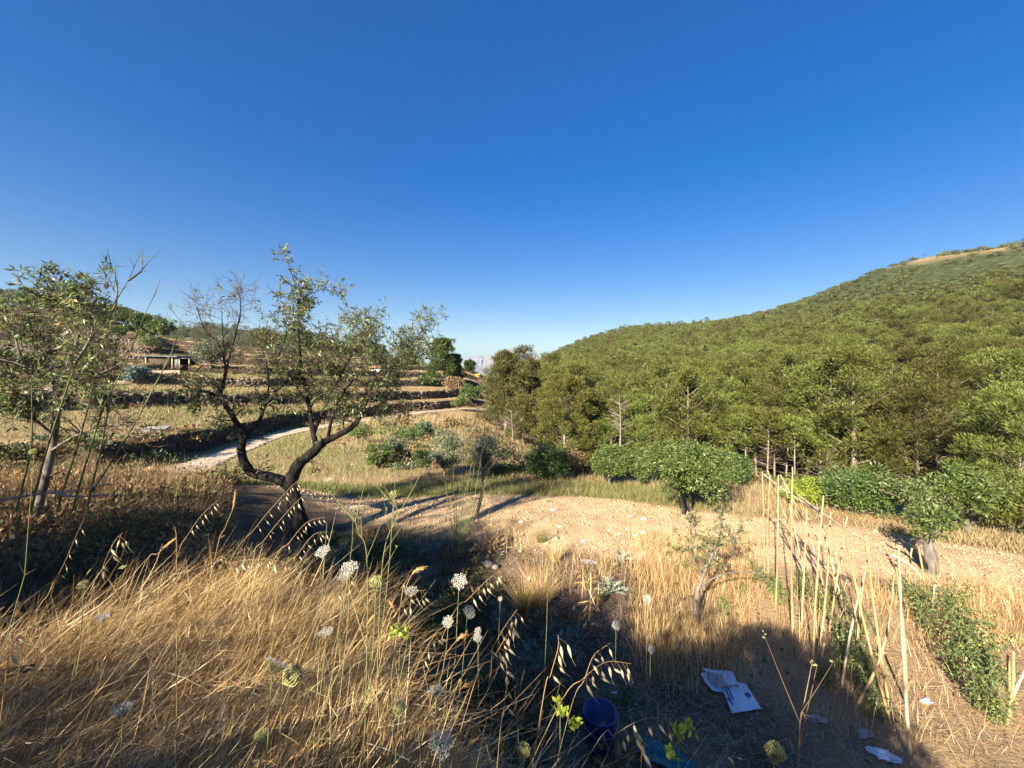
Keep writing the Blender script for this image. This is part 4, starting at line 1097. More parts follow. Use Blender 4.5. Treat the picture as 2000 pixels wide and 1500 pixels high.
stuff(far_cover(90000, 14, 120, -60, 930, .11, .03, 7, lambda x, y: .4 + .4 * wob(x, y, 6, 9)), 'terrace_dry_grass', 'straw_far')
stuff(far_cover(50000, 13.5, 26, -80, 500, .16, .02, 10, lambda x, y: (edge_dist(x, y) > 5) * (.55 + .4 * wob(x, y, 2.5, 6))), 'terrace_pale_grass', 'straw_far')
stuff(far_cover(60000, 13, 60, -80, 640, .15, .02, 9, lambda x, y: (edge_dist(x, y) > 5) * (.6 + .5 * wob(x, y, 3.5, 6))), 'terrace_green_grass', 'green_grass')
stuff(far_cover(30000, 6.2, 9.2, 1480, 2060, .2, .02, 12, lambda x, y: (plough(x, y) < .1) * (y > np.interp(x, PFX, PFY)) * (.6 + .4 * wob(x, y, 1.2, 9))), 'field_corner_grass', 'straw_far')
stuff(far_cover(60000, 9, 17, 980, 2050, .26, .016, 8, lambda x, y: (plough(x, y) < .1) * (1 - strip(x, y) * .6) * (.55 + .4 * wob(x, y, 1.2, 9))), 'field_edge_grass', 'straw_far')

# ------------------------------------------------------------------ almond trees traced limb by limb
def sprout(mb, pts, rad, n, l0, l1, level, twigs, r, up=.16, t0=.25, wig=.12, taper=.5):
    """Side branches along a limb; the finest ones are kept as twigs for the leaves."""
    pts = np.asarray(pts, float); m = len(pts)
    for i in range(n):
        k = int(r.uniform(t0, 1) * (m - 1)); t = unit(pts[min(k + 1, m - 1)] - pts[max(k - 1, 0)])
        d = unit(unit(r.normal(0, 1, 3)) * 1.0 + t * .65 + [0, 0, up]); ln = r.uniform(l0, l1)
        q = 6; path = [pts[k]]
        for j in range(q):
            d = unit(d + r.normal(0, wig, 3) + [0, 0, .03]); path.append(path[-1] + d * ln / q)
        path = np.array(path); rr = rad[k] * taper * r.uniform(.7, 1.1)
        tube(mb, path, np.linspace(max(rr, .0035), .0018, q + 1), 4)
        twigs.append(path)
        if level > 0:
            sprout(mb, path, np.linspace(rr, .002, q + 1), max(3, int(n * .42)), l0 * .5, l1 * .55, level - 1, twigs, r, up * .7, .2, wig)

def traced_tree(name, limbs, label, seed, leafy, base, spr=(9, .35, .95, 2), bark='bark', leaf='almond_leaf', L=.085, W=.02, nl=5, group=None, cat='tree', extra=None, sides=8, twigbark='twig'):
    r = np.random.default_rng(seed)
    trunk, tw, lf = MB(), MB(), MB(); twigs = []
    for i, (pix, r0, r1, n) in enumerate(limbs):
        p = smooth_path(np.array([at(a, b, d) for a, b, d in pix]), 5)
        rad = np.linspace(r0, r1, len(p))
        tube(trunk, p, rad, sides if r0 > .03 else 5, rough=.07 if r0 > .03 else .03)
        if n: sprout(tw, p, rad, int(n * spr[0] / 7), spr[1], spr[2], spr[3], twigs, r)
    P, D = [], []; O = []
    for t in twigs:
        mid = t[len(t) // 2]; px, py = HX + F * mid[0] / mid[1], HY - F * mid[2] / mid[1]
        w = leafy(px, py)
        if r.uniform() < w:
            k = r.integers(max(1, nl // 2), nl * 2)
            for j in range(k):
                f = r.uniform(.25, 1) * (len(t) - 1); a = int(min(f, len(t) - 2)); b = t[a] + (t[a + 1] - t[a]) * (f - a)
                P.append(b); D.append(unit(r.normal(0, 1, 3)) + [0, 0, -.25] + .5 * unit(t[-1] - t[0]))
    base = np.array(base)
    e = empty(name, base, label, cat, group)
    def sub(mb, nm, m, smooth=False):
        o = mb.build(nm, M[m], e, smooth); o.data.transform(__import__('mathutils').Matrix.Translation(-Vector(base))); return o
    sub(trunk, 'trunk', bark, True); sub(tw, 'branches', twigbark)
    P, D = np.array(P), np.array(D); n = len(P); o = r.uniform(size=n) < .014
    leaves(lf, P[~o], D[~o], L * r.uniform(.6, 1.15, (~o).sum()), W * r.uniform(.8, 1.3, (~o).sum()), fold=.1, r=r)
    sub(lf, 'leaves', leaf)
    if o.sum() > 3:
        wl_ = MB(); leaves(wl_, P[o], D[o] + [0, 0, -.5], L * r.uniform(.6, 1.0, o.sum()), W * 1.5, fold=.1, r=r); sub(wl_, 'withered_leaves', 'orange_leaf')
    return e

d0 = 8.3
hero = [
    ([(594, 1052, d0), (586, 1020, d0), (577, 985, d0), (570, 955, d0), (562, 942, d0)], .165, .125, 0),
    ([(566, 950, d0), (545, 936, 8.25), (515, 929, 8.2), (490, 921, 8.15), (476, 900, 8.1), (471, 872, 8.1), (480, 846, 8.1)], .105, .07, 3),
    ([(480, 848, 8.1), (463, 826, 8.0), (447, 802, 7.95), (430, 778, 7.9), (405, 766, 7.8), (385, 762, 7.7)], .06, .02, 12),
    ([(446, 800, 7.95), (432, 770, 7.9), (440, 715, 7.9), (425, 672, 7.9), (398, 640, 7.85), (385, 600, 7.8)], .03, .006, 12),
    ([(436, 760, 7.95), (447, 700, 8.0), (462, 645, 8.0), (470, 600, 8.0), (465, 562, 8.0)], .025, .005, 10),
    ([(440, 720, 7.9), (435, 660, 7.95), (433, 600, 7.95)], .016, .005, 6),
    ([(480, 848, 8.1), (505, 825, 8.3), (520, 790, 8.4), (555, 748, 8.5), (600, 722, 8.6), (650, 705, 8.7)], .05, .012, 16),
    ([(520, 792, 8.4), (525, 740, 8.5), (515, 690, 8.6), (500, 650, 8.6)], .022, .005, 9),
    ([(564, 946, d0), (580, 912, 8.3), (592, 898, 8.35), (605, 889, 8.35), (622, 872, 8.4), (634, 862, 8.4)], .125, .085, 2),
    ([(632, 864, 8.4), (660, 850, 8.35), (690, 832, 8.3), (703, 812, 8.25), (712, 790, 8.2), (725, 762, 8.15), (738, 735, 8.1)], .07, .03, 10),
    ([(702, 815, 8.25), (715, 775, 8.3), (745, 740, 8.4), (775, 705, 8.5), (810, 665, 8.5), (842, 624, 8.5)], .035, .005, 16),
    ([(735, 738, 8.1), (748, 710, 8.05), (735, 680, 8.0), (715, 655, 8.0), (700, 640, 8.0)], .028, .006, 12),
    ([(738, 735, 8.1), (765, 720, 8.0), (795, 710, 7.9), (825, 700, 7.8)], .02, .006, 12),
    ([(618, 872, 8.4), (610, 835, 8.5), (604, 795, 8.6), (592, 745, 8.7), (586, 690, 8.7), (583, 640, 8.7), (583, 595, 8.7), (592, 560, 8.7)], .055, .008, 18),
    ([(583, 600, 8.7), (576, 555, 8.65), (566, 525, 8.6), (557, 500, 8.6)], .012, .003, 3),
    ([(584, 590, 8.7), (605, 575, 8.7), (635, 566, 8.6), (668, 580, 8.6)], .011, .003, 6),
    ([(612, 850, 8.5), (632, 800, 8.7), (655, 755, 8.9), (675, 715, 9.0), (702, 668, 9.0), (724, 598, 9.0)], .04, .005, 16),
    ([(640, 858, 8.4), (650, 810, 8.2), (668, 770, 8.0), (690, 735, 7.9), (660, 690, 7.9), (645, 640, 7.9)], .035, .006, 14),
    ([(604, 795, 8.6), (570, 740, 8.4), (545, 700, 8.3), (560, 650, 8.3), (552, 620, 8.3)], .024, .005, 10),
    ([(700, 815, 8.25), (735, 812, 8.3), (765, 810, 8.3), (790, 800, 8.3)], .014, .004, 9),
    ([(605, 800, 8.6), (625, 760, 8.6), (640, 720, 8.6), (625, 680, 8.6), (610, 650, 8.6)], .02, .005, 10),
]
def hero_leaf(px, py):
    w = .42
    if 550 < px < 650 and py < 615: w = .95
    elif px > 700 and py < 760: w = .6
    elif px < 500 and py < 720: w = .05
    elif 470 < px < 600 and 640 < py < 700: w = .35
    elif py > 760: w = .5
    return w
traced_tree('almond_tree', hero, 'gnarled black trunked almond tree with sparse leaves in the middle of the view', 71, hero_leaf, at(594, 1046, d0), spr=(9, .22, .72, 2), nl=3, L=.11, W=.026)

dl = 6.6
left = [
    ([(70, 1010, dl), (84, 955, dl), (98, 895, dl), (107, 840, dl), (112, 785, dl), (108, 748, dl)], .06, .042, 2),
    ([(108, 750, dl), (82, 732, 6.5), (45, 714, 6.4), (8, 704, 6.3), (-40, 700, 6.2)], .04, .022, 10),
    ([(112, 775, dl), (125, 735, 6.6), (140, 695, 6.7), (152, 655, 6.7), (142, 615, 6.7), (130, 580, 6.7)], .045, .006, 18),
    ([(108, 745, dl), (95, 705, 6.7), (70, 670, 6.8), (60, 640, 6.8), (48, 615, 6.8)], .03, .006, 12),
    ([(45, 714, 6.4), (35, 680, 6.4), (30, 660, 6.4), (20, 635, 6.4)], .02, .005, 8),
    ([(125, 735, 6.6), (160, 690, 6.4), (180, 650, 6.3), (176, 610, 6.3), (174, 585, 6.3)], .026, .005, 12),
    ([(115, 780, dl), (150, 760, 6.4), (185, 735, 6.3), (225, 715, 6.2)], .026, .006, 14),
    ([(105, 850, dl), (70, 820, 6.4), (40, 790, 6.3), (5, 775, 6.2)], .026, .006, 14),
    ([(100, 880, dl), (150, 850, 6.3), (195, 840, 6.2), (240, 830, 6.2), (290, 850, 6.2)], .024, .006, 10),
]
traced_tree('almond_tree', left, 'leafy almond tree at the far left with slanting grey trunk', 72, lambda px, py: .33 if px < 215 else .06, at(75, 990, dl), spr=(9, .25, .7, 2), bark='bark_grey', nl=4, L=.125, W=.026)

ds = 10.0
slim = [([(929, 1012, ds), (936, 985, ds), (943, 958, ds), (942, 928, ds), (936, 895, ds), (928, 866, ds)], .05, .012, 8),
        ([(942, 930, ds), (962, 908, ds), (983, 890, ds), (1000, 872, ds)], .022, .005, 8),
        ([(938, 905, ds), (915, 892, 9.9), (890, 876, 9.8)], .018, .004, 8), ([(937, 895, ds), (948, 868, 10.1), (956, 846, 10.2)], .016, .004, 7)]
traced_tree('almond_sapling', slim, 'slim nearly bare almond sapling on the ploughed field', 73, lambda px, py: .1, at(929, 1010, ds), spr=(6, .2, .55, 1), bark='bark_grey', nl=3, L=.07, W=.02)
dy = 5.75
young = [([(1361, 1232, dy), (1360, 1195, dy), (1362, 1152, dy)], .045, .036, 0),
         ([(1361, 1156, dy), (1374, 1122, dy), (1390, 1086, dy), (1402, 1050, dy), (1412, 1012, dy)], .03, .006, 14),
         ([(1388, 1090, dy), (1365, 1068, 5.7), (1342, 1075, 5.6), (1318, 1082, 5.6)], .014, .004, 10), ([(1372, 1126, dy), (1352, 1085, 5.8), (1358, 1040, 5.8), (1345, 1010, 5.8)], .016, .004, 12),
         ([(1395, 1070, dy), (1425, 1056, 5.8), (1447, 1034, 5.8)], .012, .004, 9),
         ([(1362, 1154, dy), (1388, 1132, 5.6), (1425, 1119, 5.5), (1462, 1117, 5.4), (1492, 1124, 5.4)], .016, .004, 3)]
traced_tree('almond_sapling', young, 'young almond with yellow green leaves among the tall straw', 74, lambda px, py: .95 if py < 1108 else .03, at(1361, 1228, dy), spr=(6, .12, .36, 1), bark='bark_grey', nl=5, L=.07, W=.017, twigbark='bark_grey')
lowl = [([(1812, 1112, 7.25), (1806, 1098, 7.25), (1785, 1068, 7.4), (1765, 1058, 7.5), (1750, 1038, 7.6)], .035, .01, 3)]
traced_tree('dead_branch', lowl, 'dark curved dead branch hanging beside the stout field almond', 75, lambda px, py: 0, at(1812, 1112, 7.25), spr=(3, .1, .3, 0), cat='branch', nl=1)

def stems_thing(name, stems, r0, mat, label, cat, base, r1=.0015, side=0, seed=0, group=None):
    r = np.random.default_rng(seed); mb = MB(); base = np.array(base, float)
    for st in stems:
        p = smooth_path(np.array([at(*q) for q in st]) - base, 5)
        tube(mb, p, np.linspace(r0, r1, len(p)), 5)
        for k in range(side):
            j = r.integers(len(p) // 3, len(p)); d = unit(p[min(j + 1, len(p) - 1)] - p[j - 1]) + r.normal(0, .28, 3); ln = r.uniform(.08, .3)
            tube(mb, p[j] + np.outer(np.linspace(0, 1, 4), unit(d) * ln) + r.normal(0, .006, (4, 3)) * np.linspace(0, 1, 4)[:, None], np.linspace(r0 * .4, .001, 4), 3)
    e = empty(name, base, label, cat, group); mb.build('stems', M[mat], e); return e
B = [[(60, 1000, 4.6), (85, 900, 4.5), (120, 790, 4.4), (150, 710, 4.3), (205, 622, 4.2), (250, 548, 4.1), (276, 489, 4.0)], [(250, 548, 4.1), (268, 536, 4.1), (278, 526, 4.1), (278, 518, 4.1)],
     [(140, 1000, 4.6), (175, 880, 4.5), (205, 790, 4.4), (240, 720, 4.3), (285, 610, 4.3), (306, 570, 4.3)], [(110, 1000, 4.6), (160, 840, 4.6), (185, 730, 4.6), (182, 650, 4.6)],
     [(170, 990, 4.6), (200, 860, 4.5), (222, 740, 4.5), (225, 690, 4.5)], [(212, 622, 4.2), (228, 585, 4.2), (226, 545, 4.2), (219, 525, 4.2)], [(30, 1000, 4.6), (60, 880, 4.6), (62, 780, 4.6), (60, 700, 4.6)],
     [(180, 960, 4.6), (250, 850, 4.5), (330, 700, 4.5), (350, 645, 4.5)]]
stems_thing('broom_shrub', B, .012, 'broom', 'tall green broom stems reaching into the sky at the left', 'shrub', at(110, 1000, 4.6), side=5, seed=3)
r = np.random.default_rng(8)
B = [[(898 + r.normal(0, 6), 1088, 7.8), (895 + a * .5, 1040, 7.8), (900 + a, 985, 7.8), (903 + a * 1.35 + r.normal(0, 3), t, 7.8)] for a, t in ((-24, 930), (-13, 905), (-3, 935), (4, 950), (10, 900), (16, 925), (24, 890), (30, 950), (36, 915), (-8, 980), (20, 970))]
stems_thing('broom_shrub', B, .013, 'broom', 'upright broom shrub with bare stems in front of the ploughed field', 'shrub', at(898, 1088, 7.8), side=4, seed=4)
stems_thing('dead_branch', [[(-40, 985, 3.6), (40, 970, 3.6), (100, 962, 3.6), (160, 955, 3.7), (215, 944, 3.8)], [(100, 962, 3.6), (150, 970, 3.6), (230, 966, 3.7)]], .012, 'dead_wood', 'pale dead branch lying across the brush at the left edge', 'branch', at(60, 968, 3.6), r1=.004, side=3, seed=5)
stems_thing('broken_stick', [[(-60, 1322, 2.05), (0, 1316, 2.05), (40, 1308, 2.06), (64, 1303, 2.07)]], .028, 'bark', 'short thick dark stick in the dry grass at the left edge', 'stick', at(0, 1316, 2.05), r1=.016, seed=6)

# ------------------------------------------------------------------ cane trellis and stakes
def cane(mb, a, b, r0=.0135, r1=.0095, seed=0):
    r = np.random.default_rng(seed); n = int(np.linalg.norm(np.array(b) - a) / .07) + 2; q = np.linspace(0, 1, n)[:, None]
    a, b = np.array(a, float), np.array(b, float); bow = r.normal(0, .028, 3)
    p = a * (1 - q) + b * q + bow * np.sin(q * 3.14) + r.normal(0, .0015, (n, 3))
    rad = np.linspace(r0, r1, n) * (1 + .28 * (np.arange(n) % 4 == 0))
    tube(mb, p, rad, 7, cap=True)
tre = empty('cane_trellis', (4.0, 5.4, -3.6), 'row of tied canes leaning together over the tomato bed', 'cane trellis')
CN = [((1489, 922), (1494, 1124)), ((1499, 919), (1592, 1144)), ((1520, 928), (1514, 1190)), ((1524, 927), (1612, 1150)), ((1548, 912), (1548, 1243)), ((1555, 958), (1638, 1136)),
      ((1576, 994), (1565, 1228)), ((1595, 985), (1660, 1212)), ((1608, 968), (1587, 1304)), ((1646, 1013), (1748, 1416)), ((1655, 1009), (1617, 1238)), ((1691, 1046), (1746, 1404)),
      ((1690, 1116), (1642, 1342)), ((1745, 1124), (1650, 1394)), ((1746, 1076), (1770, 1382)), ((1755, 1064), (1781, 1497)), ((1504, 930), (1502, 1150)), ((1622, 1000), (1600, 1262)), ((1530, 935), (1580, 1160)), ((1700, 1060), (1672, 1300)), ((1712, 1230), (1744, 1382))]
for i, ((ax, ay), (bx, by)) in enumerate(CN):
    g = hit(bx, by, 2); dt = g[1] + rng.uniform(-.12, .16); mb = MB()
    a = g - [0, 0, .12]; b = at(ax, ay, dt)
    cane(mb, a, b, .0135 if by > 1350 else .0115, .0085, i)
    o = mb.build('cane', M['cane_grey' if i in (3, 7, 12, 15, 18) else 'cane'], tre, True); o.data.transform(__import__('mathutils').Matrix.Translation(-tre.location))
for i, pq in enumerate([((1492, 927, 6.95), (1625, 1012, 5.3)), ((1560, 968, 6.0), (1762, 1102, 4.0)), ((1740, 1082, 4.2), (1800, 1128, 4.05))]):
    mb = MB(); cane(mb, at(*pq[0]), at(*pq[1]), .013, .009, 40 + i)
    o = mb.build('ridge_cane', M['cane_grey'], tre, True); o.data.transform(__import__('mathutils').Matrix.Translation(-tre.location))
for i, (px, py, d) in enumerate([(1501, 936, 6.9), (1523, 948, 6.6), (1548, 962, 6.2), (1604, 998, 5.6), (1652, 1034, 5.0), (1694, 1062, 4.6), (1756, 1098, 4.05)]):
    mb = MB(); c = at(px, py, d) - np.array(tre.location)
    for k in range(3):
        t = np.linspace(0, 6.6, 14); tube(mb, c + np.column_stack([.024 * np.cos(t), .02 * np.sin(t + k), .016 * np.sin(t * .5 + k) + .008 * k]), .0035, 4)
    mb.build('string_tie', M['twig'], tre)
ST = [((1781, 1070), (1776, 1158), 'thin upright stake left of the stout field almond'), ((1794, 1068), (1812, 1190), 'leaning pale stake crossing the stout almond trunk'), ((1826, 1140), (1812, 1198), 'short leaning stake left in the far end of the right tomato row'),
      ((1829, 1150), (1826, 1198), 'short upright stake at the far end of the right tomato row'), ((1848, 1226), (1844, 1264), 'short stake standing in the dark leaves of the right row'), ((1888, 1283), (1890, 1336), 'stubby thick stake in the middle of the right tomato row'),
      ((1880, 1154), (1880, 1196), 'small stake in the dry grass behind the right row'), ((1840, 1138), (1838, 1178), 'smallest stake behind the far end of the right row'), ((1868, 1216), (1867, 1240), 'tiny stake tip above the right tomato row'),
      ((1968, 1280), (1973, 1400), 'upright stake of the crossed pair at the right edge'), ((1979, 1272), (1962, 1416), 'slanting stake of the crossed pair at the right edge'), ((2003, 1308), (1972, 1370), 'grey slanting stake cut by the right edge'), ((1610, 1256), (1606, 1330), 'pale stake in the shaded near end of the bed')]
for i, ((ax, ay), (bx, by), lb) in enumerate(ST):
    g = hit(bx, by, 2); b = at(ax, ay, g[1] + .03); mb = MB(); cane(mb, (0, 0, -.1), b - g, .014, .011, 60 + i)
    o = mb.build('garden_stake', M['cane_grey' if i in (2, 11) else 'cane'], None, True); o.location = g; tag(o, lb, 'stake', 'stakes beside the cane trellis')

# ------------------------------------------------------------------ garden plants
def leafy_plant(seed, H, R, n, L, W, leaf='tomato', stem='weed_stem', ns=7, droop=-.3):
    r = np.random.default_rng(seed); sb, lb = MB(), MB()
    for k in range(ns):
        a = r.uniform(0, 6.28); rr = R * r.uniform(.25, .95); h = H * r.uniform(.65, 1.05); q = np.linspace(0, 1, 6)
        p = np.column_stack([math.cos(a) * rr * q ** 1.3, math.sin(a) * rr * q ** 1.3, h * q - .04 * (q == 0)]) + r.normal(0, .012, (6, 3)) * q[:, None]
        tube(sb, p, np.linspace(.006, .002, 6), 4)
        m = n // ns; f = r.uniform(.1, 1, m); idx = (f * 4.99).astype(int); b = p[idx] + (p[idx + 1] - p[idx]) * (f * 5 - idx)[:, None]
        off = r.normal(0, R * .2, (m, 3)) * [1, 1, .7]
        leaves(lb, b + off, unit(off + 1e-4) + r.normal(0, .5, (m, 3)) + [0, 0, droop], L * r.uniform(.5, 1.3, m), W * r.uniform(.6, 1.2, m), fold=.1, r=r)
    return sb.mesh('stems', M[stem], True), lb.mesh('leaves', M[leaf])
TM = [leafy_plant(600 + i, .56, .27, 520, .052, .024) for i in range(4)]
def tomato(px, py, sc, label, grp, k):
    jr = np.random.default_rng(k * 7 + int(px)); g = hit(px + jr.normal(0, 8), py + jr.normal(0, 6), 2); e = empty('tomato_plant', g, label, 'tomato plant', grp, rz=k * 1.7, sc=sc * jr.uniform(.68, 1.05))
    put('stems', TM[k % 4][0], e); put('leaves', TM[k % 4][1], e)
ordn = ['first', 'second', 'third', 'fourth', 'fifth', 'sixth', 'seventh', 'eighth', 'ninth', 'tenth', 'eleventh', 'twelfth', 'thirteenth', 'fourteenth']
for k, (px, py, s) in enumerate([(1708, 1410, .85), (1690, 1345, .9), (1612, 1345, .55), (1655, 1300, .85), (1640, 1262, .75), (1672, 1232, .8), (1612, 1215, .85), (1640, 1188, .65), (1522, 1190, .8), (1560, 1168, .7)]):
    tomato(px, py, s, ordn[k] + ' tomato plant from the near end of the bed under the canes', 'tomato plants under the canes', k)
for k, (px, py, s) in enumerate([(1945, 1410, .8), (1905, 1385, 1.05), (1940, 1345, 1.05), (1880, 1335, 1.05), (1912, 1300, 1.1), (1858, 1285, 1.05), (1885, 1252, 1.05), (1830, 1240, .95), (1850, 1212, .95), (1800, 1205, .85), (1770, 1185, .8)]):
    tomato(px, py, s, ordn[k] + ' tomato plant from the near end of the right hand row', 'tomato plants in the right row', k + 2)
for k, (px, py, s, lb) in enumerate([(1475, 1130, .6, 'low bean plant at the left foot of the cane row'), (1500, 1165, .7, 'green bean plant under the far end of the cane row'), (1560, 1150, .6, 'small bean plant between the far canes'), (1448, 1170, .55, 'blue green onion clump beside the young almond'), (1420, 1215, .5, 'weedy green clump right of the young almond trunk')]):
    tomato(px, py, s, lb, 'green plants beside the cane row', k)

def cardoon(px, py, sc, label, seed, n=13, leaf='cardoon', L=.62):
    r = np.random.default_rng(seed); g = hit(px, py, 2); e = empty('cardoon', g, label, 'cardoon', None, sc=sc)
    for k in range(n):
        a = k * 2.4 + r.normal(0, .2); el = r.uniform(.45, 1.35); ln = L * r.uniform(.7, 1.15); q = np.linspace(0, 1, 9); mb = MB()
        th = el - .9 * q; x = np.cumsum(np.cos(th)) * ln / 9; z = np.cumsum(np.sin(th)) * ln / 9
        sp = np.column_stack([math.cos(a) * x, math.sin(a) * x, z]); side = np.array([-math.sin(a), math.cos(a), .15])
        tube(mb, sp, np.linspace(.009, .002, 9), 4)
        for j in range(2, 9):                              # deeply cut blade: paired lobes
            for s in (-1, 1):
                w = ln * .22 * math.sin(min(1, (j - 1) / 7) * 2.9 + .25)
                leaves(mb, sp[j:j + 1] - (sp[j:j + 1] - sp[j - 1:j]) * .4, [side * s + unit(sp[min(j, 8)] - sp[j - 1]) * .75], max(w, .03), max(w, .03) * .42, N=np.array([[0, 0, 1.]]) + .2 * r.normal(size=(1, 3)), fold=.12, r=r)
        mb.build('leaf', M[leaf], e)
cardoon(1192, 1162, .55, 'silvery cardoon with cut leaves beside the dry mulch', 81)
cardoon(1213, 1098, .5, 'smaller silver cardoon behind the larger one', 82, n=9)
cardoon(815, 1092, .55, 'bluish cardoon in the shade left of the broom shrub', 83, leaf='bluegreen')
cardoon(850, 1080, .5, 'bluish cardoon touching the foot of the broom shrub', 84, leaf='bluegreen', n=10)
cardoon(765, 1075, .4, 'small bluish cardoon at the far left of the shaded ones', 85, leaf='bluegreen', n=8)

def tuft(px, py, label, seed, n, H, spread, mat='straw', name='grass_tuft', cat='grass tuft'):
    r = np.random.default_rng(seed); g = hit(px, py, 2); mb = MB()
    a = r.uniform(0, 6.28, n); rr = spread * .3 * np.sqrt(r.uniform(0, 1, n))
    P = np.column_stack([np.cos(a) * rr, np.sin(a) * rr, np.full(n, -.02)])
    blades(mb, P, a + r.normal(0, .4, n), np.abs(r.normal(.22, .16, n)), r.normal(.55, .3, n), H * r.uniform(.5, 1.1, n), r.uniform(.003, .006, n), 4)
    o = mb.build(name, M[mat]); o.location = g; tag(o, label, cat); return o
tuft(1022, 1195, 'left half of the twin dry grass tufts in the mulch', 91, 420, .62, .28)
tuft(1058, 1185, 'right half of the twin dry grass tufts in the mulch', 92, 480, .72, .26)
tuft(1085, 1095, 'dry grass tuft at the border of the ploughed field', 93, 300, .5, .3, 'rusty' if False else 'straw')
tuft(1055, 1060, 'green grass sprouting at the border of the ploughed field', 94, 160, .5, .2, 'green_grass')
def sprig(px, py, label, seed, H, R, n, leaf, L=.04, W=.02, name='green_weed', cat='weed', ns=4):
    me = leafy_plant(seed, H, R, n, L, W, leaf, ns=ns, droop=.2); e = empty(name, hit(px, py, 1.2), label, cat); put('stems', me[0], e); put('leaves', me[1], e)
sprig(1024, 1195, 'bright green weed at the foot of the twin grass tufts', 95, .33, .1, 150, 'lime', .05, .03)
sprig(1172, 1172, 'small green weed below the silvery cardoon', 96, .15, .12, 60, 'lime', .05, .012)
sprig(845, 1265, 'yellow green weed in the deep shade left of the bucket', 97, .35, .16, 130, 'lime', .045, .03)
for k, (px, py, top, w, lb) in enumerate([(1150, 1212, 1120, .04, 'dry cardoon stalk left of the silvery cardoon'), (1165, 1195, 1140, .03, 'pale split stalk standing in the mulch'), (1135, 1180, 1105, .02, 'slim straw stalk in front of the silvery cardoon')]):
    g = hit(px, py, 2); d = g[1]; h = (HY - top) / F * d - g[2]; mb = MB(); rr = np.random.default_rng(k)
    tube(mb, np.column_stack([.03 * np.sin(np.linspace(0, 2, 7)), 0 * np.linspace(0, 1, 7), np.linspace(-.03, h, 7)]), np.linspace(w * .35, w * .2, 7), 6)
    n = 14; leaves(mb, np.column_stack([rr.normal(0, .015, (n, 2)), rr.uniform(.1, .9, n) * h]), rr.normal(0, 1, (n, 3)) + [0, 0, -.9], rr.uniform(.1, .25, n), .02, r=rr)
    o = mb.build('dry_stalk', M['straw']); o.location = g; tag(o, lb, 'stalk')

for k, (x, y, top, R, lf, lb) in enumerate([(-2.9, 3.75, -1.4, .5, 'brush', 'dry dark bush just beyond the crest of the golden grass'), (-2.15, 3.7, -1.6, .5, 'scrub', 'low dark bush below the almond trunk behind the golden grass'), (-3.8, 4.4, -1.4, .6, 'brush', 'tangled dry bush left of the dark one beyond the crest'), (-4.7, 5.1, -1.5, .6, 'scrub', 'weedy bush farther left beyond the crest'), (-1.3, 4.0, -2.4, .5, 'scrub', 'deep shaded bush at the bottom of the hollow')]):
    g = np.array([x, y, hz(x, y)]); plant_tree('dry_bush', broad_mesh(980 + k, top - g[2], R, base=.04, nc=40, nleaf=70, L=.06, W=.018, leaf=lf, bark='twig', tr=.02, shell=.3, stems=3), g, lb, 'bush', 'bushes beyond the terrace crest')

# ------------------------------------------------------------------ bucket, paper sack, scraps, stones
def lathe(mb, prof, n=40, flip=False):
    a = np.linspace(0, 2 * math.pi, n, endpoint=False); m = len(prof)
    v = np.array([[rr * math.cos(t), rr * math.sin(t), z] for rr, z in prof for t in a])
    i = np.arange(m - 1)[:, None] * n; j = np.arange(n)[None, :]; j2 = (j + 1) % n
    mb.add(v, np.stack([i + j, i + j2, i + n + j2, i + n + j], -1).reshape(-1, 4))
g = hit(1172, 1474, 2); e = empty('bucket', g, 'empty blue plastic bucket standing in the shade', 'bucket')
mb = MB(); lathe(mb, [(.001, .004), (.105, .004), (.112, .0), (.118, .02), (.15, .39), (.152, .40), (.146, .40), (.113, .03), (.001, .022)]); mb.build('body', M['bucket'], e, True)
mb = MB(); t = np.linspace(0, 2 * math.pi, 41); tube(mb, np.column_stack([.155 * np.cos(t), .155 * np.sin(t), .396 + 0 * t]), .0085, 6); mb.build('rim', M['bucket'], e, True)
mb = MB(); t = np.linspace(0, math.pi, 24); tube(mb, np.column_stack([.166 * np.cos(t), -.166 * np.sin(t) * .93, .37 - .10 * np.sin(t)]), .0028, 5); mb.build('handle', M['steel'], e, True)
for s in (-1, 1):
    mb = MB(); box(mb, (s * .158, 0, .368), (.018, .03, .036)); mb.build('handle_lug', M['bucket'], e)

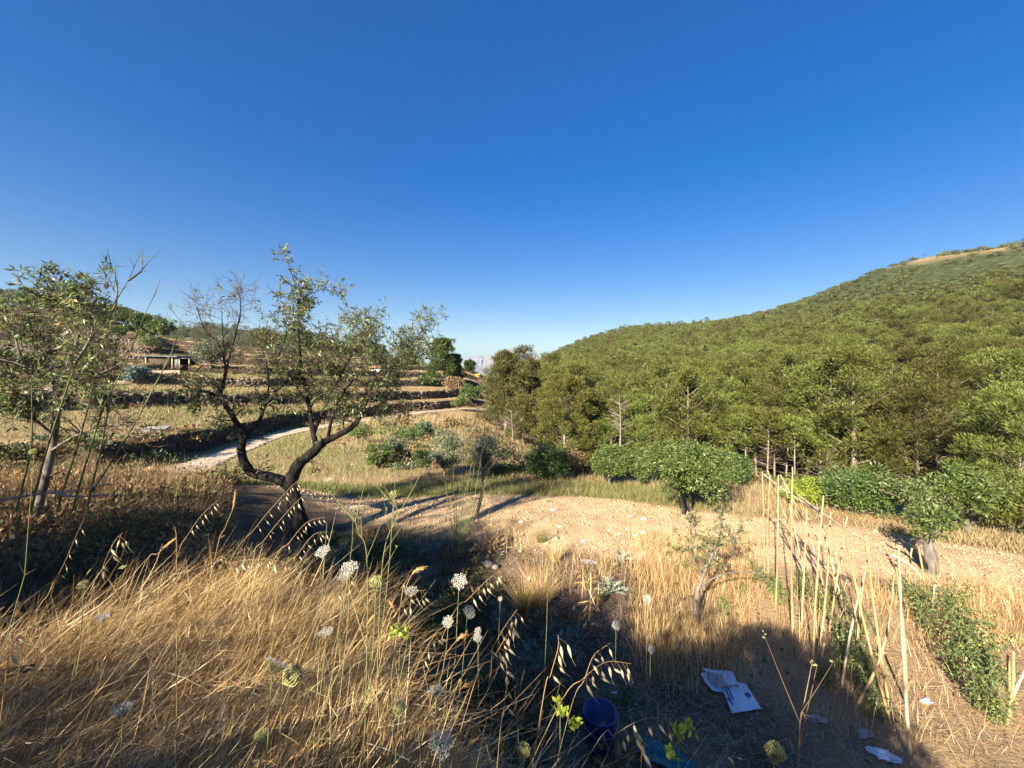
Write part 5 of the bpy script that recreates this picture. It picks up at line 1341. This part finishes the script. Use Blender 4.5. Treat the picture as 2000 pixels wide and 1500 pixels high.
M['sack'] = solid_mat('paper_sack', [(.52, .56, .62), (.62, .66, .72), (.68, .71, .76)], scale=7, rough=.6, bump=.15)
M['sack_print'] = solid_mat('blue_print', [(.05, .09, .24), (.09, .14, .32)], scale=30, bump=0)
M['liner'] = solid_mat('grey_film', [(.20, .18, .16), (.33, .31, .29), (.42, .40, .38)], scale=14, rough=.35, bump=.5, spec=.5)
def sheet(e, name, quad, mat, lift, seed, nx=20, ny=18, amp=.021, inset=None):
    r = np.random.default_rng(seed); o = np.array(e.location)
    P = np.array([hit(*q, 2) for q in quad]); mb = MB()
    u, v = np.meshgrid(np.linspace(0, 1, nx), np.linspace(0, 1, ny))
    if inset: u = inset[0] + u * inset[2]; v = inset[1] + v * inset[3]
    W = lambda a: a[..., None]
    p = P[0] * W((1 - u) * (1 - v)) + P[1] * W(u * (1 - v)) + P[2] * W(u * v) + P[3] * W((1 - u) * v)
    x, y = p[..., 0], p[..., 1]
    z = height(x.ravel(), y.ravel()).reshape(x.shape) + lift + amp * (wob(x, y, .11, 1) + .6 * np.abs(wob(x, y, .05, 2)) + .7)
    i = np.arange(ny - 1)[:, None] * nx + np.arange(nx - 1)[None, :]
    vv = np.stack([x, y, z], -1).reshape(-1, 3) - o
    f = np.stack([i, i + nx, i + nx + 1, i + 1], -1).reshape(-1, 4)
    if inset and len(inset) > 4:                                     # an ellipse instead of the rectangle
        uu = (np.linspace(-1, 1, nx)[:-1] + np.linspace(-1, 1, nx)[1:]) / 2; vn = (np.linspace(-1, 1, ny)[:-1] + np.linspace(-1, 1, ny)[1:]) / 2
        f = f.reshape(ny - 1, nx - 1, 4)[(uu[None, :] ** 2 + vn[:, None] ** 2) < 1]
    mb.add(vv, f); return mb.build(name, M[mat], e, True)
e = empty('paper_sack', hit(1430, 1358, 2), 'crumpled white paper sack with blue marks lying in the shade', 'paper sack')
Q = [(1404, 1338), (1456, 1340), (1487, 1391), (1430, 1399)]
sheet(e, 'lower_panel', Q, 'sack', .015, 1)
sheet(e, 'upper_flap', [(1372, 1316), (1432, 1320), (1440, 1346), (1404, 1356)], 'sack', .035, 2)
sheet(e, 'side_flap', [(1368, 1326), (1384, 1322), (1414, 1360), (1392, 1356)], 'sack', .028, 3, 8, 8)
sheet(e, 'clear_window', [(1378, 1326), (1410, 1328), (1422, 1352), (1398, 1355)], 'liner', .05, 4, 9, 8)
for k, ins in enumerate([(.70, .42, .20, .2, 1), (.52, .04, .16, .18, 1), (.02, .55, .1, .12, 1), (.2, .05, .05, .6), (.1, .3, .05, .5)]):
    sheet(e, 'printed_mark', Q, 'sack_print' if k in (0, 2, 3, 4) else 'liner', .02, 1, 14, 12, inset=ins)
def scrap(px, py, w, label, seed, mat='sack', name='plastic_scrap', cat='scrap', thick=.0):
    r = np.random.default_rng(seed); g = hit(px, py, 2); mb = MB(); n = 9
    u, v = np.meshgrid(np.linspace(-1, 1, n), np.linspace(-1, 1, n)); a = r.uniform(0, 6)
    x = w / 2 * (u + .25 * np.sin(v * 3 + a)); y = w * .32 * (v + .3 * np.sin(u * 2.5 + a)); z = .018 + .05 * w * (wob(u * 3, v * 3, 1, seed) + 1) + height((x + g[0]).ravel(), (y + g[1]).ravel()).reshape(n, n) - g[2]
    i = np.arange(n - 1)[:, None] * n + np.arange(n - 1)[None, :]
    mb.add(np.stack([x, y, z], -1).reshape(-1, 3), np.stack([i, i + 1, i + n + 1, i + n], -1).reshape(-1, 4))
    o = mb.build(name, M[mat], None, True); o.location = g; tag(o, label, cat)
scrap(1726, 1480, .2, 'large white plastic scrap at the bottom near the tall cane', 1)
scrap(1598, 1410, .14, 'pale plastic scrap in the dark left of the tomato bed', 2, 'liner')
scrap(1690, 1438, .14, 'greyish plastic scrap below the nearest tomato plants', 3, 'liner')
scrap(1808, 1374, .12, 'white scrap on the straw right of the cane row', 4)
scrap(1200, 1357, .05, 'tiny white scrap on the dark soil above the bucket', 5)
scrap(1290, 1480, .45, 'dark teal netting heap at the bottom of the picture', 6, 'net', 'garden_net', 'netting')
scrap(1150, 1100, .25, 'grey torn plastic strip half buried in the mulch', 7, 'liner')
scrap(975, 1080, .18, 'pale torn plastic strip by the edge of the shade', 8, 'liner')

def rock_mesh(seed, flat=.5, sub=2):
    r = np.random.default_rng(seed); a = np.linspace(0, 2 * math.pi, 10, endpoint=False); mb = MB(); prof = [(.02, -.5), (.8, -.42), (1, -.05), (.82, .32), (.4, .5), (.02, .52)]
    v = np.array([[p * math.cos(t), p * math.sin(t), z] for p, z in prof for t in a]); v = v * (1 + .16 * np.sin(3 * v[:, [1, 2, 0]] * 2 + seed) + r.normal(0, .05, v.shape)) * [1, .75, flat]
    i = np.arange(5)[:, None] * 10; j = np.arange(10)[None, :]; j2 = (j + 1) % 10
    mb.add(v, np.stack([i + j, i + j2, i + 10 + j2, i + 10 + j], -1).reshape(-1, 4)); return mb
for k, (px, py, w, lb) in enumerate([(1233, 1008, 14, 'flat white stone at the upper right of the branch shadows'), (1258, 1014, 17, 'largest flat white stone near the field almond'), (1256, 1040, 15, 'white stone at the lower right among the field stones'), (1240, 1046, 12, 'white stone just left of the lower right one'),
        (1190, 1036, 9, 'small white stone left of the lower stone group'), (1093, 1029, 12, 'white stone on the dark branch shadow'), (1070, 1016, 7, 'tiny white stone above the branch shadow'), (1080, 997, 13, 'pale stone at the top of the branch shadow'), (1018, 1020, 14, 'pale flat stone left of the branch shadow'),
        (1138, 1058, 13, 'white stone at the lower border of the ploughed field'), (1208, 1043, 10, 'small stone in the lower stone group'), (1224, 1035, 9, 'smallest stone above the lower stone group')]):
    g = hit(px, py, 2); o = rock_mesh(k, .35).build('field_stone', M['white_stone'], None, True); o.location = g + [0, 0, .01]; o.rotation_euler = (0, 0, k * 1.3); s = w / F * g[1] / 2; o.scale = (s, s, s); tag(o, lb, 'stone', 'white stones on the ploughed field')
for k, (px, py, w, lb) in enumerate([(952, 1106, 24, 'square grey rock at the edge of the sunlit mulch'), (968, 1112, 18, 'smaller grey rock leaning on the square rock')]):
    g = hit(px, py, 2); o = rock_mesh(40 + k, .85).build('rock', M['rock'], None, True); o.location = g + [0, 0, .04]; s = w / F * g[1] / 2; o.scale = (s, s, s); o.rotation_euler = (.2, .1, k); tag(o, lb, 'rock')

# ------------------------------------------------------------------ wild carrots and oats at the terrace edge
def stem_path(px, py, d, lean, r, n=7):
    top = at(px, py, d); x0, y0 = top[0] + lean[0], top[1] + lean[1]; z0 = hz(x0, y0) - .02
    q = np.linspace(0, 1, n)[:, None]; b = np.array([x0, y0, z0])
    p = b * (1 - q) + top * q; p[:, :2] += (np.array(lean) * -.25) * np.sin(q * 3.14)
    return p + r.normal(0, .004, (n, 3)) * np.sin(q * 3.14)
def umbel_mesh(seed, R, form):
    r = np.random.default_rng(seed); rays, fl = MB(), MB()
    n = 26 if form == 'open' else 44
    for k in range(n):
        a = k * 2.4; f = math.sqrt((k + .5) / n); q = np.linspace(0, 1, 6)
        if form == 'open':
            e = np.array([R * f * math.cos(a), R * f * math.sin(a), R * (.62 + .10 * (1 - f * f) + r.normal(0, .03))])
            p = np.column_stack([e[0] * q ** .9, e[1] * q ** .9, e[2] * q ** 1.1]); tube(rays, p, .0009, 3)
            m = 16; t = r.uniform(0, 6.28, m); rr = R * .15 * np.sqrt(r.uniform(0, 1, m))
            leaves(fl, e + np.column_stack([rr * np.cos(t), rr * np.sin(t), r.uniform(-.004, .004, m) + .02 * R]), np.column_stack([np.cos(t), np.sin(t), r.uniform(-.2, .5, m)]), R * r.uniform(.08, .13, m), R * .085, N=np.tile([0, 0, 1.], (m, 1)) + r.normal(0, .3, (m, 3)), r=r)
        else:
            w = R * (.35 + .65 * f); ph = q * 2.55
            p = np.column_stack([w * np.sin(ph) * math.cos(a), w * np.sin(ph) * math.sin(a), R * 1.55 * q ** .85]); tube(rays, p, np.linspace(.0012, .0016, 6) * (R / .03), 3)
            m = 5; leaves(fl, p[-1] + r.normal(0, R * .07, (m, 3)), r.normal(0, 1, (m, 3)) + [0, 0, .8], R * .2, R * .09, r=r)
    for k in range(9):                                                 # drooping bracts
        a = k * .7; leaves(rays, np.zeros((1, 3)), [[math.cos(a), math.sin(a), -.35]], R * .55, R * .06, r=r)
    return rays, fl
def carrot(px, py, d, wpx, form, label, seed, lean=(-.12, .0), tilt=(0, 0), grp='wild carrot flowers at the terrace edge'):
    r = np.random.default_rng(seed); wpx *= .72 if form == 'open' else .82; R = wpx / 2 / F * d; p = stem_path(px, py + (wpx * .25 if form == 'open' else wpx * .4), d, lean, r)
    e = empty('wild_carrot', p[0], label, 'wild carrot', grp); o = p[0].copy()
    sb = MB(); tube(sb, p - o, np.linspace(.0022, .0013, len(p)), 5)
    for k in range(3):
        j = r.integers(1, 4); q = np.linspace(0, 1, 5)[:, None]; dd = unit(r.normal(0, 1, 3) * [1, 1, .2] + [0, 0, .6]); tube(sb, p[j] - o + q * dd * r.uniform(.06, .16), np.linspace(.002, .0008, 5), 3)
    sb.build('stem', M['weed_stem'], e)
    rays, fl = umbel_mesh(seed, R, form); t = p[-1] - o
    hd = rays.build('flower_head', M['nest' if form != 'open' else 'weed_stem'], e); hd.location = t; hd.rotation_euler = (tilt[0], tilt[1], 0)
    fo = fl.build('florets', M['umbel' if form == 'open' else 'nest'], hd)
CAR = [(683, 1108, 1.45, 42, 'open', 'bright white flat umbel left of the closed green umbel', (.5, .1)), (634, 1076, 1.7, 38, 'open', 'white umbel highest against the almond shadow', (.5, -.2)), (803, 1155, 1.75, 34, 'open', 'white umbel beside the arched brown grass head', (.2, .1)),
       (897, 1130, 1.6, 38, 'open', 'cream double umbel facing the sun in the dark hollow', (.9, .3)), (913, 1194, 1.6, 36, 'open', 'grey white umbel tilted right below the cream double umbel', (.3, .6)), (876, 1209, 1.75, 28, 'open', 'round white umbel left of the tilted one', (1.0, 0)),
       (934, 1228, 2.4, 17, 'open', 'upper of two small bluish umbels in deep shade', (1.1, 0)), (933, 1241, 2.4, 22, 'open', 'lower of two small bluish umbels in deep shade', (1.0, .1)), (1203, 1216, 3.0, 24, 'open', 'single white umbel on the lit mulch edge', (1.0, 0)), (1263, 1168, 3.4, 22, 'open', 'small white umbel before the tall straw', (.8, .1)),
       (1270, 1265, 2.9, 20, 'open', 'small dull umbel in the straw right of the hollow', (.9, .5)), (637, 1236, 1.45, 36, 'open', 'flat grey umbel seen edge on over the golden grass', (.05, 0)), (201, 1206, 1.8, 30, 'open', 'pale umbel in the lit grass at the left', (.2, 0)), (240, 1386, 1.2, 46, 'open', 'shaded umbel low in the left grass', (.1, 0)),
       (531, 1303, 1.0, 70, 'open', 'large umbel seen from behind with spread green rays', (-.75, .5)), (852, 1350, 1.3, 38, 'open', 'shaded umbel at the right rim of the grass', (.1, .1)), (862, 1443, 1.0, 62, 'open', 'broad shaded umbel at the bottom of the grass', (.7, .2)), (670, 1128, 1.6, 30, 'open', 'dull umbel just under the bright white flat umbel', (.2, .1)),
       (642, 938, 2.3, 20, 'open', 'far small umbel against the grassy field', (.3, 0)), (690, 992, 2.1, 18, 'open', 'small faint umbel over the ploughed field', (.2, 0)), (977, 1168, 2.9, 12, 'open', 'tiny white umbel left of the twin grass tufts', (.9, 0)), (1033, 1128, 4.6, 9, 'open', 'tiny pale umbel on the twin grass tufts', (.8, 0)), (1073, 978, 3.0, 12, 'nest', 'small green closed umbel over the field branch shadow', (0, 0)),
       (768, 968, 1.75, 22, 'nest', 'tall closed umbel standing over the ploughed field', (.05, .1)), (734, 1140, 1.35, 36, 'nest', 'closed green umbel right of the bright white umbel', (0, .1)), (552, 1318, 1.05, 52, 'nest', 'large half closed umbel beside the one seen from behind', (-.2, .9)), (780, 1385, 1.15, 32, 'nest', 'closed umbel in the shaded grass above the bottom', (.05, 0)),
       (1022, 1468, .95, 36, 'nest', 'closed umbel near the blue bucket', (0, .05)), (1512, 1472, .95, 46, 'nest', 'pale closed umbel at the bottom right of the sack', (0, .1)), (512, 1442, 1.05, 38, 'nest', 'blurred closed umbel at the bottom of the left grass', (.1, 0)), (162, 1144, 1.75, 26, 'nest', 'closed yellowish umbel in the grass at the far left', (.1, .2)), (66, 884, 2.2, 18, 'nest', 'closed umbel before the brush under the left almond', (.1, 0))]
for k, (px, py, d, w, fm, lb, tl_) in enumerate(CAR):
    left_ = px < 1100 and not (930 < px < 940)
    carrot(px, py, d, w, fm, lb, 700 + k, lean=((-.14 - .04 * (k % 3), -.05) if left_ else (.02, .12)), tilt=tl_)

def rooted(top):
    """Where a stem meets the ground when its lowest piece is carried on downwards, steepening."""
    b, t = top[0], unit(top[1] - top[0]); h = b[2] - hz(b[0], b[1]); k = min(.55 * max(h, 0) / max(t[2], .5), .5)
    return b[0] - t[0] * k, b[1] - t[1] * k

def husk():
    mb = MB(); prof = [(.0006, 0), (.0032, .005), (.0042, .010), (.0030, .017), (.0004, .026)]
    a = np.linspace(0, 2 * math.pi, 6, endpoint=False); v = np.array([[p * math.cos(t), p * .6 * math.sin(t), -z] for p, z in prof for t in a])
    i = np.arange(4)[:, None] * 6; j = np.arange(6)[None, :]; j2 = (j + 1) % 6
    mb.add(v, np.stack([i + j, i + j2, i + 6 + j2, i + 6 + j], -1).reshape(-1, 4)); tube(mb, [(0, 0, -.02), (.001, 0, -.03), (.004, 0, -.042)], .0003, 3); return mb.mesh('spikelet', M['oat'])
HUSK = husk()
def oat(path, d, n, label, seed, sz=1.0, root=(-.12, -.04), t0=.5):
    r = np.random.default_rng(seed); top = np.array([at(px, py, d + .02 * k) for k, (px, py) in enumerate(path)])
    x0, y0 = rooted(top); p = smooth_path(np.vstack([[x0, y0, hz(x0, y0) - .02], top]), 6); o = p[0].copy()
    e = empty('wild_oat', o, label, 'wild oat', 'wild oats bending over the hollow'); mb = MB(); tube(mb, p - o, np.linspace(.0014, .0006, len(p)), 4)
    for k in range(n):
        f = (t0 + (1 - t0) * (k + r.uniform(0, .6)) / n) * (len(p) - 1); j = int(min(f, len(p) - 2)); c = p[j] + (p[j + 1] - p[j]) * (f - j) - o
        dr = unit(np.array([r.uniform(.0, .8), r.normal(0, .4), -.45])); ln = r.uniform(.006, .03) * sz; q = np.linspace(0, 1, 4)[:, None]
        ped = c + dr * ln * q + np.array([0, 0, -.006 * sz]) * q ** 2; tube(mb, ped, .0005, 3)
        h = put('spikelet', HUSK, e, ped[-1], r.uniform(0, 6.28), sz * r.uniform(.85, 1.15)); h.rotation_euler = (r.normal(0, .25), r.normal(-.45, .25), r.uniform(-.5, .5))
    mb.build('stem', M['oat_stem'], e)
OAT = [([(175, 1180), (200, 1110), (222, 1060), (240, 1040)], 1.35, 7, 'wild oat with white husks at the left over the lit grass', 1.1), ([(95, 1180), (130, 1090), (165, 1010)], 1.9, 5, 'thin oat leaning over the dark brush at the left', .8), ([(340, 1110), (370, 1040), (400, 1000), (428, 975)], 1.9, 7, 'oat stem left of the almond trunk', .9),
       ([(440, 1120), (500, 1030), (555, 965), (582, 938)], 1.8, 11, 'longest oat crossing in front of the almond trunk', .68), ([(470, 1130), (520, 1050), (565, 995), (592, 968)], 1.75, 10, 'second oat crossing in front of the almond trunk', .68), ([(520, 1130), (565, 1060), (600, 1020), (635, 1010)], 1.7, 10, 'oat whose tip bends right of the almond trunk', .68),
       ([(540, 1150), (580, 1085), (612, 1045), (640, 1038)], 1.6, 7, 'short oat right under the almond trunk', .7), ([(400, 1130), (450, 1100), (510, 1092), (560, 1098)], 1.6, 9, 'flat arching oat below the almond trunk', .95), ([(720, 1290), (770, 1205), (805, 1160), (832, 1152)], 1.6, 7, 'oat nodding over the dark hollow beside the white umbel', 1.15),
       ([(870, 1230), (915, 1170), (955, 1130), (976, 1118)], 1.55, 8, 'oat nodding left of the twin grass tufts', 1.1), ([(925, 1340), (960, 1270), (985, 1225), (1010, 1190)], 1.35, 10, 'tall oat above the dark soil left of the bucket', 1.0), ([(915, 1350), (960, 1290), (990, 1240), (1004, 1215)], 1.3, 9, 'oat twin beside the tall one above the dark soil', 1.1),
       ([(975, 1450), (985, 1380), (990, 1320), (988, 1290)], 1.25, 7, 'upright oat left of the bucket', 1.1), ([(1055, 1400), (1075, 1320), (1090, 1265), (1090, 1240)], 1.05, 5, 'oat with long white husks over the bucket', 1.1), ([(1080, 1400), (1140, 1325), (1185, 1293), (1232, 1296)], 1.25, 9, 'arched oat drooping right over the dark soil', 1.15),
       ([(1110, 1400), (1140, 1330), (1160, 1280), (1192, 1256)], 1.3, 5, 'oat crossing behind the arched one', .95), ([(1150, 1475), (1200, 1435), (1255, 1405), (1310, 1402)], 1.15, 6, 'low oat arching over the bottom right of the bucket', 1.1), ([(1250, 1520), (1255, 1470), (1240, 1430), (1232, 1418)], 1.0, 5, 'oat tip rising from the bottom by the teal netting', 1.1),
       ([(800, 1330), (825, 1280), (850, 1240), (865, 1235)], 1.5, 6, 'short oat at the right rim of the golden grass', 1.0), ([(620, 1210), (660, 1160), (690, 1115)], 1.5, 4, 'oat between the bright umbels', .9), ([(10, 1330), (22, 1270), (30, 1230)], 1.35, 5, 'pale oat at the extreme left edge', 1.2), ([(1395, 1500), (1420, 1480), (1440, 1478)], 1.2, 3, 'small oat tip at the bottom below the sack', 1.0)]
for k, (pth, d, n, lb, sz) in enumerate(OAT):
    oat(pth, d, n, lb, 800 + k, sz, root=(-.12, -.05) if pth[0][0] < 1000 else (-.1, -.02))
def spike(path, d, label, seed, rr=.0042):
    r = np.random.default_rng(seed); top = np.array([at(px, py, d) for px, py in path]); x0, y0 = rooted(top)
    p = smooth_path(np.vstack([[x0, y0, hz(x0, y0) - .02], top]), 8); o = p[0].copy(); e = empty('grass_spike', o, label, 'grass spike', 'brown grass spikes on the terrace')
    mb = MB(); tube(mb, p - o, np.linspace(.0018, .001, len(p)), 4); mb.build('stem', M['oat_stem'], e)
    hd = MB(); k = int(len(p) * .72); q = p[k:] - o; tube(hd, q, rr * np.sin(np.linspace(.35, 2.9, len(q))) + .0008, 6, rough=.12)
    m = 70; j = r.integers(0, len(q) - 1, m); leaves(hd, q[j] + r.normal(0, rr * .6, (m, 3)), unit(q[j + 1] - q[j]) + r.normal(0, .35, (m, 3)), .012, .0022, r=r); hd.build('seed_head', M['straw_red'], e)
for k, (pth, d, lb) in enumerate([([(780, 1200), (792, 1150), (808, 1118), (830, 1108)], 1.3, 'arched brown grass spike left of the white umbel'), ([(690, 1250), (712, 1225), (732, 1200)], 1.5, 'short brown spike at the crest of the golden grass'), ([(850, 1330), (870, 1280), (895, 1248), (910, 1240)], 1.3, 'brown spike leaning into the hollow'), ([(880, 1380), (900, 1345), (920, 1335)], 1.1, 'bent brown spike above the bottom umbel'),
        ([(270, 1130), (310, 1080), (345, 1050)], 1.7, 'brown spike in the shade left of the trunk'), ([(60, 1230), (95, 1160), (112, 1125)], 1.6, 'brown spike at the left above the lit grass'), ([(420, 1090), (440, 1030), (456, 990), (460, 958)], 1.9, 'feathery tall spike left of the almond trunk'), ([(755, 1235), (770, 1195), (760, 1172)], 1.5, 'slim spike beside the closed green umbel')]):
    spike(pth, d, lb, 850 + k)
def wispy(pts, d, label, seed, mat='weed_stem', name='fennel_stalk', cat='fennel stalk', leaf=None, nb=8):
    r = np.random.default_rng(seed); b = at(*pts[0], d); base = np.array([b[0], b[1], hz(b[0], b[1])]); e = empty(name, base, label, cat); mb = MB()
    p = smooth_path(np.vstack([[0, 0, -.02], np.array([at(*q, d) for q in pts[1:]]) - base]), 6); tube(mb, p, np.linspace(.0020, .0010, len(p)), 5)
    tips = [p[-1]]
    for k in range(3 if leaf else nb):
        j = r.integers(len(p) * 2 // 3 if leaf else len(p) // 4, len(p) - 1); dd = unit(p[j + 1] - p[j]) + np.array([r.choice([-1, 1]) * .6, r.normal(0, .3), .2]); ln = r.uniform(.08, .26) * (.3 if leaf else 1); q = np.linspace(0, 1, 5)[:, None]
        br = p[j] + unit(dd) * ln * q + np.array([0, 0, .05]) * q ** 2 * ln; tube(mb, br, np.linspace(.002, .0008, 5), 3); tips.append(br[-1])
    mb.build('stalk', M[mat], e)
    lf = MB(); T = np.repeat(np.array(tips), 16 if leaf else 4, 0); leaves(lf, T + r.normal(0, .008 if leaf else .003, T.shape), r.normal(0, 1, T.shape) + [0, 0, .5], .022 if leaf else .008, .013 if leaf else .003, r=r); lf.build('leaves' if leaf else 'buds', M[leaf or 'nest'], e)
wispy([(708, 1250), (718, 1130), (700, 1040), (688, 1005)], 1.5, 'branching green fennel stalk rising through the umbels', 1)
wispy([(730, 1260), (745, 1120), (775, 1010), (768, 975)], 1.6, 'slim fennel stalk bearing right of the branching one', 2)
wispy([(1318, 1530), (1325, 1480), (1328, 1440)], 1.25, 'yellow green spurge sprig at the bottom centre', 3, name='spurge_sprig', cat='spurge', leaf='lime')
wispy([(1092, 1460), (1094, 1410), (1095, 1385)], 1.4, 'small lime spurge sprig left of the bucket', 4, name='spurge_sprig', cat='spurge', leaf='lime')
wispy([(770, 1330), (765, 1250), (778, 1225)], 1.6, 'lime green spurge at the right rim of the golden grass', 5, name='spurge_sprig', cat='spurge', leaf='lime')
wispy([(1545, 1530), (1560, 1460), (1575, 1400)], 1.1, 'reddish dry stalk with small buds at the bottom right', 6, mat='brush', name='dry_stalk', cat='stalk', nb=4)
wispy([(345, 1260), (345, 1100), (342, 1030)], 1.6, 'straight rust red stalk in the left grass', 7, mat='straw_red', name='dry_stalk', cat='stalk', nb=0)

# ------------------------------------------------------------------ unseen shrubs and trees added behind the viewpoint to cast shade into the view
for k, (x, y, top, R) in enumerate([(-4.7, -2.3, .95, .95), (-3.9, -2.1, .86, .9), (-3.1, -2.2, .86, .9), (-2.3, -2.1, .95, .9), (-1.5, -2.2, .95, .85), (-.8, -2.2, .95, .62), (-6.0, -2.4, 1.0, 1.0), (-7.6, -2.6, 1.2, 1.3)]):
    g = np.array([x, y, hz(x, y)])
    plant_tree('shade_shrub', broad_mesh(930 + k, top - g[2], R, base=.02, nc=70, nleaf=140, L=.11, W=.05, leaf='carob', tr=.05, shell=.2, cs=.36), g, ordn[k] + ' dense shrub added for shade, counted along the unseen row behind the viewpoint', 'shrub', 'added shade shrubs behind the viewpoint')  # unseen shrub row, heights set so its shade falls on grass and garden
for k, (x, y, H, R, base, nc, lb) in enumerate([(-10.3, -1.6, 5.0, 2.2, .1, 90, 'broad evergreen tree added for shade far left behind the viewpoint'), (-13.8, -1.2, 4.6, 2.4, .1, 90, 'second evergreen tree added for shade farther left behind the viewpoint'), (-8.0, -2.3, 4.25, 1.7, .74, 60, 'round crowned tree on a clear trunk, added for shade behind the viewpoint'), (-7.3, -.4, 7.6, 1.5, .62, 16, 'tall sparse tree left behind the viewpoint'), (-9.2, -.5, 7.2, 1.5, .6, 12, 'thin tree left of the tall sparse tree behind the viewpoint')]):  # evergreens and round crown shaped to cast shade; sparse pair inferred from its shadows
    g = np.array([x, y, hz(x, y)])
    plant_tree('shade_tree', broad_mesh(950 + k, H, R, base=base, nc=nc, nleaf=150 if k < 3 else 40, L=.13, W=.06, leaf='carob', tr=.12, shell=.25 if k < 3 else .5, cs=.32), g, lb, 'tree', 'trees behind the viewpoint')

# ------------------------------------------------------------------ air
m, nt, out = new_mat('haze')
pv = nt.nodes.new('ShaderNodeVolumePrincipled')
pv.inputs['Color'].default_value = (.55, .75, 1, 1)
pv.inputs['Density'].default_value = .00009
pv.inputs['Anisotropy'].default_value = .2
nt.links.new(pv.outputs[0], out.inputs['Volume'])
mb = MB(); box(mb, (0, 5000, 110), (25000, 14000, 390))
tag(mb.build('haze', m), kind='stuff')
